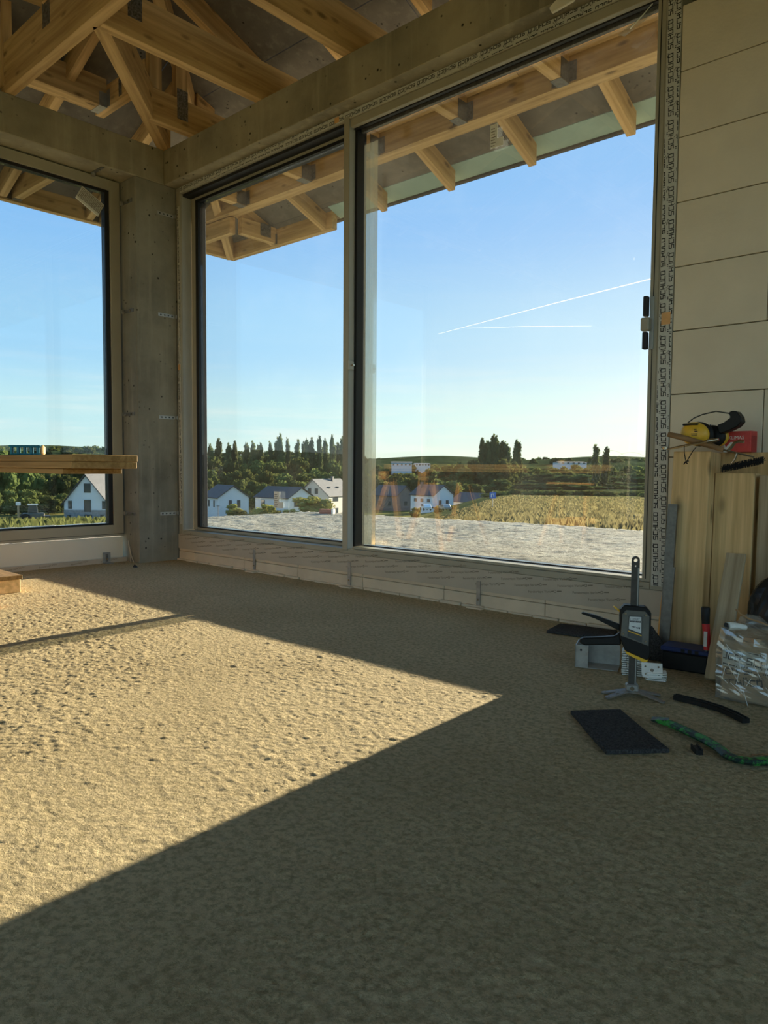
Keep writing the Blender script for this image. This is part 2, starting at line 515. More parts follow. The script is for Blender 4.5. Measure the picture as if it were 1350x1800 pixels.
MT['underlay'] = concrete('grey_underlay_board', (.17, .155, .125))
MT['membrane'] = plain('teal_membrane', (.33, .46, .40), .7, var=.08, scale=5, bmp=.2)
MT['drip'] = plain('dark_drip_edge', (.06, .055, .05), .6)
MT['nail_plate'] = plain('punched_nail_plate', (.24, .24, .23), .45, metal=.75, var=.55, scale=95)
MT['stile_reflection'] = film_mat('painted_stile_reflection', (.85, .86, .80), alpha=.32)  # reflection of the meeting stile put into a half-clear colour
MT['galv_warm'] = plain('worn_plated_steel', (.21, .18, .145), .5, metal=.25, var=.2, scale=50)
MT['channel_steel'] = plain('dull_channel_steel', (.13, .118, .095), .4, metal=.35, var=.2, scale=60)
# ------------------------------------------------------------------ floor
def smooth_noise(nx, ny, cell, seed):
    g = np.random.default_rng(seed)
    gx, gy = int(nx / cell) + 4, int(ny / cell) + 4
    a = g.random((gx, gy))
    x = np.arange(nx) / cell; y = np.arange(ny) / cell
    xi = x.astype(int); yi = y.astype(int)
    fx = (x - xi)[:, None]; fy = (y - yi)[None, :]
    fx = fx * fx * (3 - 2 * fx); fy = fy * fy * (3 - 2 * fy)
    return (a[xi][:, yi] * (1 - fx) * (1 - fy) + a[xi + 1][:, yi] * fx * (1 - fy) + a[xi][:, yi + 1] * (1 - fx) * fy + a[xi + 1][:, yi + 1] * fx * fy)
def grid_mesh(name, xs, ys, zz):
    nx, ny = len(xs), len(ys)
    co = np.empty((nx, ny, 3), dtype=np.float32)
    co[:, :, 0] = xs[:, None]; co[:, :, 1] = ys[None, :]; co[:, :, 2] = zz
    idx = np.arange(nx * ny).reshape(nx, ny)
    q = np.stack([idx[:-1, :-1], idx[1:, :-1], idx[1:, 1:], idx[:-1, 1:]], -1).reshape(-1, 4)
    me = bpy.data.meshes.new(name)
    me.vertices.add(nx * ny); me.vertices.foreach_set('co', co.reshape(-1))
    me.loops.add(q.size); me.loops.foreach_set('vertex_index', q.reshape(-1).astype(np.int32))
    me.polygons.add(len(q)); me.polygons.foreach_set('loop_start', np.arange(0, q.size, 4, dtype=np.int32))
    me.polygons.foreach_set('loop_total', np.full(len(q), 4, dtype=np.int32))
    me.update(calc_edges=True)
    me.polygons.foreach_set('use_smooth', np.ones(len(q), dtype=bool))
    return me
xs = np.concatenate([np.arange(-.17, 5.0, .0052), np.linspace(5.15, 8.2, 40)])
ys = np.concatenate([np.linspace(-6.6, -2.75, 50), np.arange(-2.72, 0.0, .0052), [0.0]])
h = np.zeros((len(xs), len(ys)))
for c, a, s in ((1.4, .0034, 1), (2.3, .0026, 2), (5, .0012, 5), (9, .0010, 3), (80, .004, 4)):
    h += a * (smooth_noise(len(xs), len(ys), c, s) - .5)
h = np.where(h > 0, h, h * .45) - .0015
# trowelled, calmer strip near the walls
calm = np.clip((-ys - .05) / .9, .22, 1)[None, :] * np.clip((xs + .1) / .9, .25, 1)[:, None]
fl = mesh_obj('floor', grid_mesh('floor', xs, ys, h * calm), MT['floor'])
tag(fl, 'rough beige screed floor with a sunlit patch from the sliding window', kind='structure')

# ------------------------------------------------------------------ walls
wf = struct('wall_front')
tag(wf, 'pale aerated block wall and concrete lintel around the sliding window')
MB().box((-.25, -.09, 2.63), (8.3, .22, 2.865)).obj('concrete_lintel', MT['beam_concrete'], wf, bevel=.004)
MB().box((3.529, .1, -.06), (8.3, .22, 2.63)).obj('mortar_core', MT['mortar'], wf)
bme = MB().box((.0015, 0, .0015), (.5975, .1, .2455)).mesh('block', bevel=.0015)
zj = [1.222 + .2475 * k for k in range(-5, 6)]
for ci, z in enumerate(zj[:-1]):
    off = 3.87 if (ci % 2 == 1) else 4.17
    x = off - .6
    while x < 8.3:
        x0 = 3.529 if x < off else x; x1 = min(x + .6, 8.3)
        if x1 - x0 > .012:
            ztop = min(z + .246, 2.629)
            if x >= off and x1 == x + .6 and ztop == z + .246:
                mesh_obj('block', bme, MT['aac'], wf, matrix=Matrix.Translation((x, 0, z)))
            else:
                MB().box((x0 + .0015, 0, z + .0015), (x1 - .0015, .1, ztop - .0005)).obj('block', MT['aac'], wf, bevel=.0015)
        x += .6
# low block course under the sliding window
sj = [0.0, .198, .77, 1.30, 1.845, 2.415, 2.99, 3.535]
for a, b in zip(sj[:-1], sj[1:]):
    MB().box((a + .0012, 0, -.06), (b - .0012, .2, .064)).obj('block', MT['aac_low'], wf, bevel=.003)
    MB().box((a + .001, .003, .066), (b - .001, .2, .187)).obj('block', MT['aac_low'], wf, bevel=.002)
mo = MB()
for i in range(26):
    cx = .05 + i * .134; mo.box((cx - .06, -.012 - .01 * random.random(), -.01), (cx + .068, .004, .006 + .008 * random.random()))
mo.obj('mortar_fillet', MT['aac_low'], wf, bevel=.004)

wl = struct('wall_left')
tag(wl, 'board-marked concrete corner column and lintel around the left window')
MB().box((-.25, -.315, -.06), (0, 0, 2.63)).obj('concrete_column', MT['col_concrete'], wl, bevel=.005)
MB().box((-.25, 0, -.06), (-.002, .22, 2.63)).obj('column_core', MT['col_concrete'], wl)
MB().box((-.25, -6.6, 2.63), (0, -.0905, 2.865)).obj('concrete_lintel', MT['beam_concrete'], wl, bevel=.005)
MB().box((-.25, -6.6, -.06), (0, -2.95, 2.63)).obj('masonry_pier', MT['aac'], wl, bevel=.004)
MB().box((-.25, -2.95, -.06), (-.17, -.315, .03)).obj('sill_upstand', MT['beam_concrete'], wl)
for z, d in ((2.37, .0025), (1.33, .0015)):       # formwork seams standing slightly proud
    MB().box((-.001, -.314, z), (d, -.002, z + .006)).obj('formwork_seam', MT['col_concrete'], wl)
# unseen walls behind the camera, openings widened to let in more fill light
wb = struct('wall_back')
for a, b in (((-.25, -6.85, -.06), (.4, -6.6, 2.865)), ((7.8, -6.85, -.06), (8.45, -6.6, 2.865)), ((.4, -6.85, 2.63), (7.8, -6.6, 2.865))):
    MB().box(a, b).obj('masonry_pier', MT['wall_white'], wb)
wr = struct('wall_right')
for a, b in (((8.2, -6.6, -.06), (8.45, -6.2, 2.865)), ((8.2, -.8, -.06), (8.45, .22, 2.63)), ((8.2, -6.2, 2.63), (8.45, -.8, 2.865))):
    MB().box(a, b).obj('masonry_pier', MT['wall_white'], wr)

# ------------------------------------------------------------------ printed tape lettering
def word_quads(h=.02, w=.0125, t=.0034, gap=.0062):
    def L(*p): return p
    G = {'S': [L((w, h), (0, h), (0, h / 2), (w, h / 2), (w, 0), (0, 0))], 'C': [L((w, h), (0, h), (0, 0), (w, 0))],
         'H': [L((0, 0), (0, h)), L((0, h / 2), (w, h / 2)), L((w, 0), (w, h))],
         'U': [L((0, h), (0, 0), (w, 0), (w, h)), L((w * .25, h * 1.3), (w * .25, h * 1.42)), L((w * .75, h * 1.3), (w * .75, h * 1.42))],
         'O': [L((0, 0), (0, h), (w, h), (w, 0), (0, 0))]}
    out = []; x = 0
    for ch in 'SCHUCO':
        for pl in G[ch]:
            for a, b in zip(pl[:-1], pl[1:]):
                x0, x1 = min(a[0], b[0]) - t / 2, max(a[0], b[0]) + t / 2
                y0, y1 = min(a[1], b[1]) - t / 2, max(a[1], b[1]) + t / 2
                out.append((x + x0, y0, x + x1, y1))
        x += w + gap
    return out, x - gap
def logo_quads():
    q = []
    for i in range(3): q.append((.004 * i, 0, .004 * i + .0022, .003 + .002 * i))
    q += [(.013, .0, .016, .002), (.013, .006, .021, .0075), (.019, .0, .021, .006), (.0, .010, .009, .0115), (.012, .011, .014, .0145)]
    return q
def tape_text(name, mat4, length, width, parent, tilt=2.3, flip=False):
    """two or three staggered lines of the word, clipped at the tape's edges"""
    bm = bmesh.new()
    wq, wl_ = word_quads(h=.0165 * min(1, width / .05) + .001, w=.0128)
    lq = logo_quads()
    ct, st = math.cos(math.radians(tilt)), math.sin(math.radians(tilt))
    pitch_ = wl_ + .020
    rows = .034
    for r in range(-12, 14):
        for k in range(-3, int(length / pitch_) + 4):
            bx = k * pitch_ + (r % 2) * pitch_ * .5; by = r * rows
            for quads, ox, oy in ((wq, 0, 0), (lq, wl_ * .5 + pitch_ * .3, .0165)):
                for x0, y0, x1, y1 in quads:
                    ps = []
                    for px, py in ((x0, y0), (x1, y0), (x1, y1), (x0, y1)):
                        X = bx + ox + px; Y = by + oy + py
                        ps.append((X * ct - Y * st, X * st + Y * ct - .01))
                    cx = sum(p[0] for p in ps) / 4; cy = sum(p[1] for p in ps) / 4
                    if -.02 < cx < length + .02 and -.03 < cy < width + .03:
                        bm.faces.new([bm.verts.new((p[0], p[1], 0)) for p in ps])
    for co, no in (((0, .001, 0), (0, -1, 0)), ((0, width - .001, 0), (0, 1, 0)), ((.002, 0, 0), (-1, 0, 0)), ((length - .002, 0, 0), (1, 0, 0))):
        bmesh.ops.bisect_plane(bm, geom=list(bm.verts) + list(bm.edges) + list(bm.faces), plane_co=co, plane_no=no, clear_outer=True)
    if flip:
        bmesh.ops.transform(bm, matrix=Matrix.Translation((length, width, 0)) @ Matrix.Rotation(PI, 4, 'Z'), verts=list(bm.verts))
    me = bpy.data.meshes.new('printed_lettering'); bm.to_mesh(me); bm.free()
    o = mesh_obj(name, me, MT['ink'], parent, matrix=mat4)
    return o

# ------------------------------------------------------------------ window_2: the sliding window
w2 = struct('window_2')
tag(w2, 'large two-leaf sliding window with olive aluminium frame and printed film')
def wbox(name, lo, hi, mat, bevel=.002, parent=None):
    return MB().box(lo, hi).obj(name, MT[mat], parent or w2, bevel=bevel)
XL, XR = 0.004, 3.528
# outer frame
wbox('outer_jamb', (XL, 0, .187), (.05, .16, 2.628), 'alu')
wbox('outer_jamb', (3.468, 0, .187), (XR, .16, 2.628), 'alu')
wbox('outer_head', (.05, 0, 2.585), (3.468, .16, 2.628), 'alu')
wbox('outer_sill', (.05, 0, .187), (3.468, .16, .216), 'alu')
wbox('jamb_lining', (.0505, .012, .217), (.0535, .088, 2.584), 'alu_grey', 0)
# fixed leaf (recessed)
wbox('head_track', (.055, .02, 2.566), (1.70, .088, 2.584), 'gasket', .001)
wbox('leaf_stile', (.056, .088, .218), (.108, .15, 2.6), 'alu')
wbox('leaf_head_rail', (.108, .088, 2.548), (1.70, .15, 2.6), 'alu')
wbox('leaf_bottom_rail', (.108, .088, .2165), (1.70, .15, .236), 'alu')
wbox('glazing_gasket', (.1085, .085, .237), (.142, .15, 2.548), 'gasket', .001)
wbox('glazing_gasket', (.142, .085, 2.528), (1.70, .15, 2.5475), 'gasket', .001)
wbox('glazing_gasket', (.142, .085, .2365), (1.70, .15, .244), 'gasket', .001)
wbox('glass_pane', (.143, .104, .245), (1.72, .124, 2.527), 'glass', 0)
# meeting stile
wbox('meeting_stile', (1.686, -.004, .206), (1.727, .043, 2.6), 'alu')
wbox('meeting_stile_return', (1.7272, .0, .208), (1.7285, .042, 2.58), 'alu_grey', 0)
wbox('glazing_gasket', (1.70, .044, .226), (1.744, .12, 2.57), 'gasket', .002)
# sliding leaf on the right
wbox('leaf_head_rail', (1.73, .004, 2.540), (3.43, .03, 2.584), 'alu')
wbox('slide_track', (1.73, .031, 2.535), (3.43, .05, 2.584), 'gasket', .001)
wbox('slide_track', (1.73, .052, 2.548), (3.43, .075, 2.584), 'gasket', .001)
wbox('track_reflector', (1.73, .076, 2.53), (3.43, .098, 2.584), 'galv_dark', .001)
wbox('leaf_bottom_rail', (1.76, .012, .2165), (3.44, .098, .2295), 'alu')
wbox('glazing_gasket', (1.76, .092, .230), (3.42, .15, .2345), 'gasket', .0005)
wbox('leaf_stile', (3.432, .004, .217), (3.4675, .15, 2.584), 'alu')
wbox('stile_groove', (3.446, .002, .23), (3.449, .0045, 2.56), 'gasket', 0)
wbox('glass_pane', (1.745, .1, .235), (3.431, .12, 2.53), 'glass', 0)
# added see-through strip: meeting stile's reflection painted on the sliding pane
wbox('stile_reflection_strip', (1.7455, .0985, .236), (1.848, .0995, 2.47), 'stile_reflection', 0)
# latch on the meeting stile
lt = wbox('latch_plate', (1.7285, -.008, 1.222), (1.742, .03, 1.272), 'alu_grey', .003)
MB().tube([(1.742, .008, 1.246), (1.762, .008, 1.246)], .006).obj('latch_bolt', MT['chrome'], lt, smooth=True)
# pull handle on the right stile
hp = wbox('handle_plate', (3.438, -.003, 1.16), (3.452, .004, 1.37), 'alu_grey', .001)
wbox('grip_pad', (3.418, -.03, 1.29), (3.436, -.004, 1.37), 'gasket', .003, hp)
wbox('grip_pad', (3.418, -.03, 1.16), (3.436, -.004, 1.228), 'gasket', .003, hp)
wbox('handle_hub', (3.412, -.036, 1.232), (3.446, -.003, 1.284), 'alu', .004, hp)
# printed protective tape
t1 = wbox('protective_tape', (.052, -.0015, 2.587), (3.467, -.0002, 2.627), 'tape', 0)
tape_text('printed_lettering', frame_mat((.052, -.0020, 2.587), (1, 0, 0), (0, 0, 1)), 3.415, .040, t1, tilt=.9, flip=True)
t2 = wbox('protective_tape', (3.474, -.0015, .205), (3.5265, -.0002, 2.628), 'tape', 0)
tape_text('printed_lettering', frame_mat((3.5265, -.0020, .205), (0, 0, 1), (-1, 0, 0)), 2.423, .0525, t2, tilt=2.0)
t3 = wbox('protective_tape', (.012, -.0015, .26), (.044, -.0002, 2.50), 'tape', 0)
tape_text('printed_lettering', frame_mat((.044, -.0020, .26), (0, 0, 1), (-1, 0, 0)), 2.24, .032, t3, tilt=1.6)
wbox('orange_sticker', (3.484, -.0026, 1.252), (3.520, -.0021, 1.30), 'orange_sticker', 0)
wbox('orange_sticker', (1.610, -.0026, 2.592), (1.645, -.0021, 2.622), 'orange_sticker', 0)
wbox('orange_sticker', (.014, -.0026, 1.36), (.042, -.0021, 1.40), 'orange_sticker', 0)
# membrane tape over the sill blocks
st_ = wbox('membrane_tape', (.0, -.004, .083), (3.64, -.0012, .187), 'sill_tape', 0)
tm = MB()
fm = text_mesh('Fenstertape Vario', .0165)
for col_ in range(-1, 13):
    for ln in range(6):
        x = .02 + col_ * .296 + ln * .074; z = .172 - ln * .0215
        if 0.0 < x < 3.3 and .088 < z < .178:
            mm = frame_mat((x, -.0046, z), (math.cos(.12), 0, math.sin(.12)), (0, 0, 1)) @ Matrix.Diagonal((1.0, 1.0, 1, 1))
            merge_mesh(tm, fm, mm)
            ex = Vector((math.cos(.12), 0, math.sin(.12)))
            base = Vector((x, -.0046, z)) + ex * .137
            for k in range(10):
                a0, a1 = 2 * PI * k / 10, 2 * PI * (k + 1) / 10
                tm.hull([tuple(base + Vector((r * math.cos(a), 0, r * math.sin(a) + .006))) for a, r in ((a0, .007), (a1, .007), (a1, .0045), (a0, .0045))], [(0, 1, 2, 3)])
            for ox, w_ in ((-.018, .010), (.010, .022)):
                p0 = base + ex * ox
                tm.hull([tuple(p0 + v) for v in (Vector((0, 0, .004)), ex * w_ + Vector((0, 0, .004)), ex * w_ + Vector((0, 0, .0085)), Vector((0, 0, .0085)))], [(0, 1, 2, 3)])
tm.obj('printed_lettering', MT['ink_grey'], st_)
# steel anchors: floor brackets under the sill, straps on column and reveal
for x, zt in ((.883, .142), (1.747, .142), (2.63, .13)):
    a = MB().box((x - .011, -.008, .0), (x + .011, -.0042, zt)).obj('anchor_strap', MT['galv'], w2, bevel=.0005)
    MB().tube([(x, -.012, .04), (x, -.006, .04)], .005, 8).obj('screw', MT['chrome'], a)
    MB().box((x - .045, -.05, -.004), (x + .045, -.002, .006)).obj('mortar_dab', MT['aac_low'], w2, bevel=.004)
for z in (2.43, 1.735, 1.021, .338):
    a = MB().box((.0003, -.15, z - .012), (.0026, -.012, z + .012)).obj('anchor_strap', MT['galv'], w2, bevel=.0005)
    MB().box((.0003, -.02, z - .012), (.02, -.012, z + .012)).obj('strap_hook', MT['galv'], a)
    for yy in (-.13, -.10, -.07, -.04):
        MB().box((.0026, yy - .006, z - .004), (.0031, yy + .006, z + .004)).obj('slot', MT['gasket'], a)
# stickers, suction cup marks and peeling film on the glass
def lsticker(x, z, w, h_, parent):
    o = MB().prism([(0, 0), (w, 0), (w, h_ * .36), (w * .55, h_ * .36), (w * .55, h_), (0, h_)], .0008,
                   frame_mat((x, .0985, z), (1, 0, 0), (0, 0, 1))).obj('paper_label', MT['paper'], parent)
    k = MB()
    for i in range(7): k.box((x + w * .08, .0970, z + h_ * (.08 + i * .12)), (x + w * (.35 + .1 * (i % 2)), .0974, z + h_ * (.11 + i * .12)))
    k.obj('printed_lines', MT['ink_grey'], o)
lsticker(2.585, 2.215, .075, .11, w2)
lsticker(.955, .413, .095, .105, w2)
def rings(x, z, rads, y, n=36):
    k = MB()
    for r in rads:
        k.tube([(x + r * math.cos(2 * PI * i / n), y, z + r * math.sin(2 * PI * i / n)) for i in range(n + 1)], .0006, 4, cap=False)
    k.obj('suction_cup_mark', MT['film'], w2)
rings(3.235, .66, (.02, .035, .05, .065, .08, .10), .099)
rings(3.33, .64, (.09, .11), .099)
rings(.33, .655, (.015, .03, .045, .06), .103)
rings(1.88, .53, (.05, .065, .08), .099)
pf = MB().prism([(0, 0), (.16, .075), (.145, .1), (.02, .045), (-.03, .02)], .0012, frame_mat((3.28, .04, 2.455), (1, 0, 0), (0, .25, 1)))
pf.obj('peeling_film', MT['film'], w2)
MB().tube([(3.305, .03, 2.47), (3.36, .03, 2.505), (3.40, .035, 2.54)], .0022, 5).obj('film_edge', MT['white_metal'], w2)
cp = MB().prism([(0, 0), (.10, .01), (.125, .035), (.09, .06), (.02, .05), (-.015, .03)], .012, frame_mat((3.02, -.09, 2.585), (1, 0, 0), (0, 0, 1)))
cp.obj('foam_dab', MT['white_board'], w2, bevel=.004)

# ------------------------------------------------------------------ window_1: fixed window in the left wall
w1 = struct('window_1')
tag(w1, 'tall fixed window with olive frame set in the left wall')
def lbox(name, lo, hi, mat, bevel=.002, parent=None):
    return MB().box(lo, hi).obj(name, MT[mat], parent or w1, bevel=bevel)
Y0, Y1 = -2.94, -.33
lbox('frame_jamb', (-.245, Y1 - .072, .182), (-.18, Y1, 2.62), 'alu')
lbox('frame_jamb', (-.245, Y0, .182), (-.18, Y0 + .072, 2.62), 'alu')
lbox('frame_head', (-.245, Y0 + .072, 2.55), (-.18, Y1 - .072, 2.62), 'alu')
lbox('frame_sill', (-.245, Y0 + .072, .182), (-.18, Y1 - .072, .262), 'alu')
lbox('sill_groove', (-.181, Y0, .197), (-.1792, Y1, .2), 'gasket', 0)
lbox('glazing_gasket', (-.24, Y1 - .104, .262), (-.19, Y1 - .0725, 2.55), 'gasket', .001)
lbox('glazing_gasket', (-.24, Y0 + .073, 2.53), (-.19, Y1 - .104, 2.5495), 'gasket', .001)
lbox('glazing_gasket', (-.24, Y0 + .073, .2625), (-.19, Y1 - .104, .274), 'gasket', .001)
lbox('glass_pane', (-.225, Y0 + .074, .275), (-.205, Y1 - .105, 2.529), 'glass', 0)
lbox('cream_sill_panel', (-.19, Y0 + .02, .034), (-.172, Y1 - .012, .178), 'white_board')
st1 = lbox('membrane_tape', (-.17, Y0, .0), (-.1645, -.318, .033), 'sill_tape', 0)
k = MB()
for i in range(10):
    merge_mesh(k, text_mesh('Fenstertape Vario', .0165), frame_mat((-.1640, -2.4 + i * .21, .006), (0, math.cos(.12), math.sin(.12)), (0, 0, 1)))
k.obj('printed_lettering', MT['ink_grey'], st1)
k = MB()
k.tube([(-.1, -.322, .0), (-.11, -.325, .08), (-.135, -.322, .15)], .004, 6)
k.tube([(-.06, -.322, .0), (-.09, -.326, .05), (-.12, -.322, .11)], .004, 6)
k.obj('membrane_fold', MT['sill_tape'], w1, smooth=True)
for z in (2.479, 1.742, 1.035, .341):
    a = MB().box((-.178, -.3185, z - .012), (-.035, -.3155, z + .012)).obj('anchor_strap', MT['galv_dark'], w1, bevel=.0005)
    MB().tube([(-.075, -.325, z), (-.075, -.318, z)], .008, 8).obj('bolt', MT['chrome'], a)
    MB().tube([(-.165, -.335, z), (-.165, -.318, z)], .014, 10).obj('strap_eye', MT['galv'], a)
a = MB().box((-.178, -.535, 2.6265), (-.03, -.511, 2.6295)).obj('anchor_strap', MT['galv_dark'], w1)
MB().tube([(-.075, -.523, 2.617), (-.075, -.523, 2.627)], .008, 8).obj('bolt', MT['chrome'], a)
MB().tube([(-.165, -.523, 2.605), (-.165, -.523, 2.627)], .014, 10).obj('strap_eye', MT['galv'], a)
# textured profile offcut taped to the outside of the left pane
pm = frame_mat((-.199, -.632, 2.445), (0, .73, -.40), (0, .35, .64))
of = MB().box((0, 0, -.004), (.175, .10, .004), pm).obj('profile_offcut', MT['tape'], w1, bevel=.002)
k = MB()
for i in range(16):
    for j in range(7): k.box((.008 + i * .0103, .022 + j * .0105, .004), (.014 + i * .0103 + .003 * ((i * j) % 2), .028 + j * .0105, .0045), pm)
k.obj('printed_lines', MT['ink_grey'], of)
MB().box((0, -.002, .004), (.175, .014, .010), pm).obj('edge_rail', MT['white_metal'], of)

# ------------------------------------------------------------------ roof
K = math.tan(math.radians(22))
def zf(y): return 2.865 + K * (1.075 - y)          # underside of the front rafters
def zl(x): return 2.705 + K * (x + 1.37)           # underside of the left rafters
YR = -3.3                                           # ridge
ceil_ = struct('ceiling')
tag(ceil_, 'dark grey underlay boards on the underside of the hipped roof')
HIPC, HIPN = Vector((0, .1, 0)), Vector((1, 1, 0)).normalized()
def board(name, pts, mat, cut=None, parent=ceil_, t=.018):
    """quad on a roof plane, thickened upwards, trimmed at the hip"""
    bm = bmesh.new()
    lo = [bm.verts.new(p) for p in pts]; up_ = [bm.verts.new((p[0], p[1], p[2] + t)) for p in pts]
    bm.faces.new(lo[::-1]); bm.faces.new(up_)
    for i in range(4): bm.faces.new([lo[i], lo[(i + 1) % 4], up_[(i + 1) % 4], up_[i]])
    for co, no in cut or []:
        r = bmesh.ops.bisect_plane(bm, geom=list(bm.verts) + list(bm.edges) + list(bm.faces), plane_co=co, plane_no=no, clear_outer=True)
        ed = [e for e in r['geom_cut'] if isinstance(e, bmesh.types.BMEdge)]
        if ed:
            try: bmesh.ops.contextual_create(bm, geom=ed)
            except Exception: pass
    if not bm.faces: bm.free(); return None
    bmesh.ops.recalc_face_normals(bm, faces=list(bm.faces))
    me = bpy.data.meshes.new(name); bm.to_mesh(me); bm.free()
    return mesh_obj(name, me, MT[mat], parent)
front_y = [1.418, .235, -.945, -2.125, YR]
H2C, H2N = Vector((0, 2 * YR - .1, 0)), Vector((1, -1, 0)).normalized()
for i in range(len(front_y) - 1):
    a, b = front_y[i] - .003, front_y[i + 1] + .003
    x = -1.9 + (.9 if i % 2 else 0) - 1.25
    while x < 8.6:
        x0, x1 = x + .003, min(x + 2.497, 8.6)
        board('underlay_board', [(x0, a, zf(a) + .14), (x1, a, zf(a) + .14), (x1, b, zf(b) + .14), (x0, b, zf(b) + .14)], 'underlay', [(HIPC, -HIPN)])
        ra, rb = 2 * YR - a, 2 * YR - b
        board('underlay_board', [(x0, rb, zf(b) + .14), (x1, rb, zf(b) + .14), (x1, ra, zf(a) + .14), (x0, ra, zf(a) + .14)], 'underlay', [(H2C, -H2N)])
        x += 2.5
left_x = [-1.47, -.235, .945, 2.125, 3.4]
for i in range(len(left_x) - 1):
    a, b = left_x[i] + .003, left_x[i + 1] - .003
    y = -8.4 + (.8 if i % 2 else 0)
    while y < 1.6:
        y0, y1 = y + .003, y + 2.497
        board('underlay_board', [(a, y0, zl(a) + .14), (b, y0, zl(b) + .14), (b, y1, zl(b) + .14), (a, y1, zl(a) + .14)], 'underlay', [(HIPC, HIPN), (H2C, H2N)])
        y += 2.5
board('membrane_strip', [(.06, 1.42, zf(1.42) + .14), (8.6, 1.42, zf(1.42) + .14), (8.6, 1.575, zf(1.575) + .14), (.06, 1.575, zf(1.575) + .14)], 'membrane')
board('membrane_strip', [(-1.36, 1.42, zf(1.42) + .14), (.055, 1.42, zf(1.42) + .14), (.055, 1.575, zf(1.575) + .14), (-1.36, 1.575, zf(1.575) + .14)], 'underlay')
k = MB(); ze = zf(1.575) + .14
k.box((-1.45, 1.565, ze - .012), (8.6, 1.60, ze + .02))
k.obj('drip_edge', MT['drip'], ceil_, bevel=.003)

rf = thing('roof_frame', 'exposed spruce roof frame of joists, rafters and nail plates on the concrete beams', 'roof frame')
def timber(name, a, b, w, hgt, mat='timber', parent=None, plumb=False, bevel=.002):
    """sawn timber from a to b (centre of its underside); object X axis runs along the grain"""
    a = Vector(a); b = Vector(b)
    x = (b - a).normalized(); up_ = Vector((0, 0, 1))
    y = up_.cross(x).normalized(); z = x.cross(y)
    mm = Matrix.Identity(4)
    for i in range(3): mm[i][0] = x[i]; mm[i][1] = y[i]; mm[i][2] = z[i]; mm[i][3] = a[i]
    mi = mm.inverted()
    k_ = MB()
    P = []
    for p in (a, b):
        for s_ in (-1, 1):
            for u in (0, 1):
                q = p + y * (s_ * w / 2) + (up_ if plumb else z) * (hgt * u)
                P.append(tuple(mi @ q))
    k_.hull(P, [(0, 1, 3, 2), (4, 6, 7, 5), (0, 4, 5, 1), (2, 3, 7, 6), (0, 2, 6, 4), (1, 5, 7, 3)])
    me = k_.mesh(name, bevel=bevel)
    return mesh_obj(name, me, MT[mat], parent or rf, matrix=mm)
def plate(lo, hi, parent, name='nail_plate', mat='nail_plate'):
    return MB().box(lo, hi).obj(name, MT[mat], parent)
ZB = 2.866
A = timber('ceiling_joist', (-.06, -1.11, ZB), (1.755, -1.11, ZB), .062, .275)
plate((.53, -1.1425, 3.02), (.62, -1.1412, 3.17), A)
B_ = timber('ceiling_joist', (1.04, -1.078, ZB), (1.04, .957, ZB), .062, .225)
plate((1.0712, -.945, 2.965), (1.0724, -.865, 3.10), B_)
for x in (1.79, 2.5, 3.22, 3.94, 4.66, 5.38, 6.1, 6.82, 7.54):
    timber('ceiling_joist', (x, -6.7, ZB), (x, .957, ZB), .062, .225)
J33 = timber('ceiling_joist', (.33, -.40, ZB), (.33, .957, ZB), .062, .195)
plate((.3612, -.212, 2.93), (.3624, -.132, 3.12), J33)
timber('ceiling_joist', (-.48, .62, ZB), (-.48, .957, ZB), .062, .195)
timber('diagonal_hip_joist', (-.05, -.05, ZB), (1.03, -1.075, ZB), .075, .215)
d = Vector((1, -1, 0)).normalized()
E1 = timber('trimmer_beam', (-.252, -6.0, 3.1), (-.252, -.406, 3.1), .125, .185)
F1 = timber('trimmer_beam', (-.36, -.374, 3.1), (.295, -.374, 3.1), .062, .15)
plate((-.03, -.4065, 3.12), (.01, -.4052, 3.23), F1)
hg = MB().box((-.316, -.46, 3.097), (-.188, -.405, 3.0995)).box((-.1895, -.46, 3.097), (-.1872, -.405, 3.19)).box((-.188, -.4075, 3.1), (-.148, -.4055, 3.21))
hg.obj('joist_hanger', MT['galv'], E1)
TR = timber('eave_trimmer_beam', (-1.30, 1.0175, ZB), (8.5, 1.0175, ZB), .115, .2)
for x in (-.48, .33, 1.04, 1.79, 2.5, 3.22):
    k = MB()
    for s_ in (-1, 1):
        k.box((x + s_ * .034 - .002, .86, ZB + .005), (x + s_ * .034 + .002, .957, ZB + .115))
        k.box((min(x + s_ * .034, x + s_ * .078), .9545, ZB + .01), (max(x + s_ * .034, x + s_ * .078), .9575, ZB + .12))
    k.box((x - .036, .86, ZB - .003), (x + .036, .957, ZB - .0005))
    hn = k.obj('joist_hanger', MT['galv_dark'], TR)
    k = MB()
    for s_ in (-1, 1):
        for i in range(4): k.tube([(x + s_ * (.048 + .018 * (i % 2)), .9535, ZB + .03 + .024 * i), (x + s_ * (.048 + .018 * (i % 2)), .9545, ZB + .03 + .024 * i)], .004, 6)
    k.obj('nail_heads', MT['chrome'], hn)
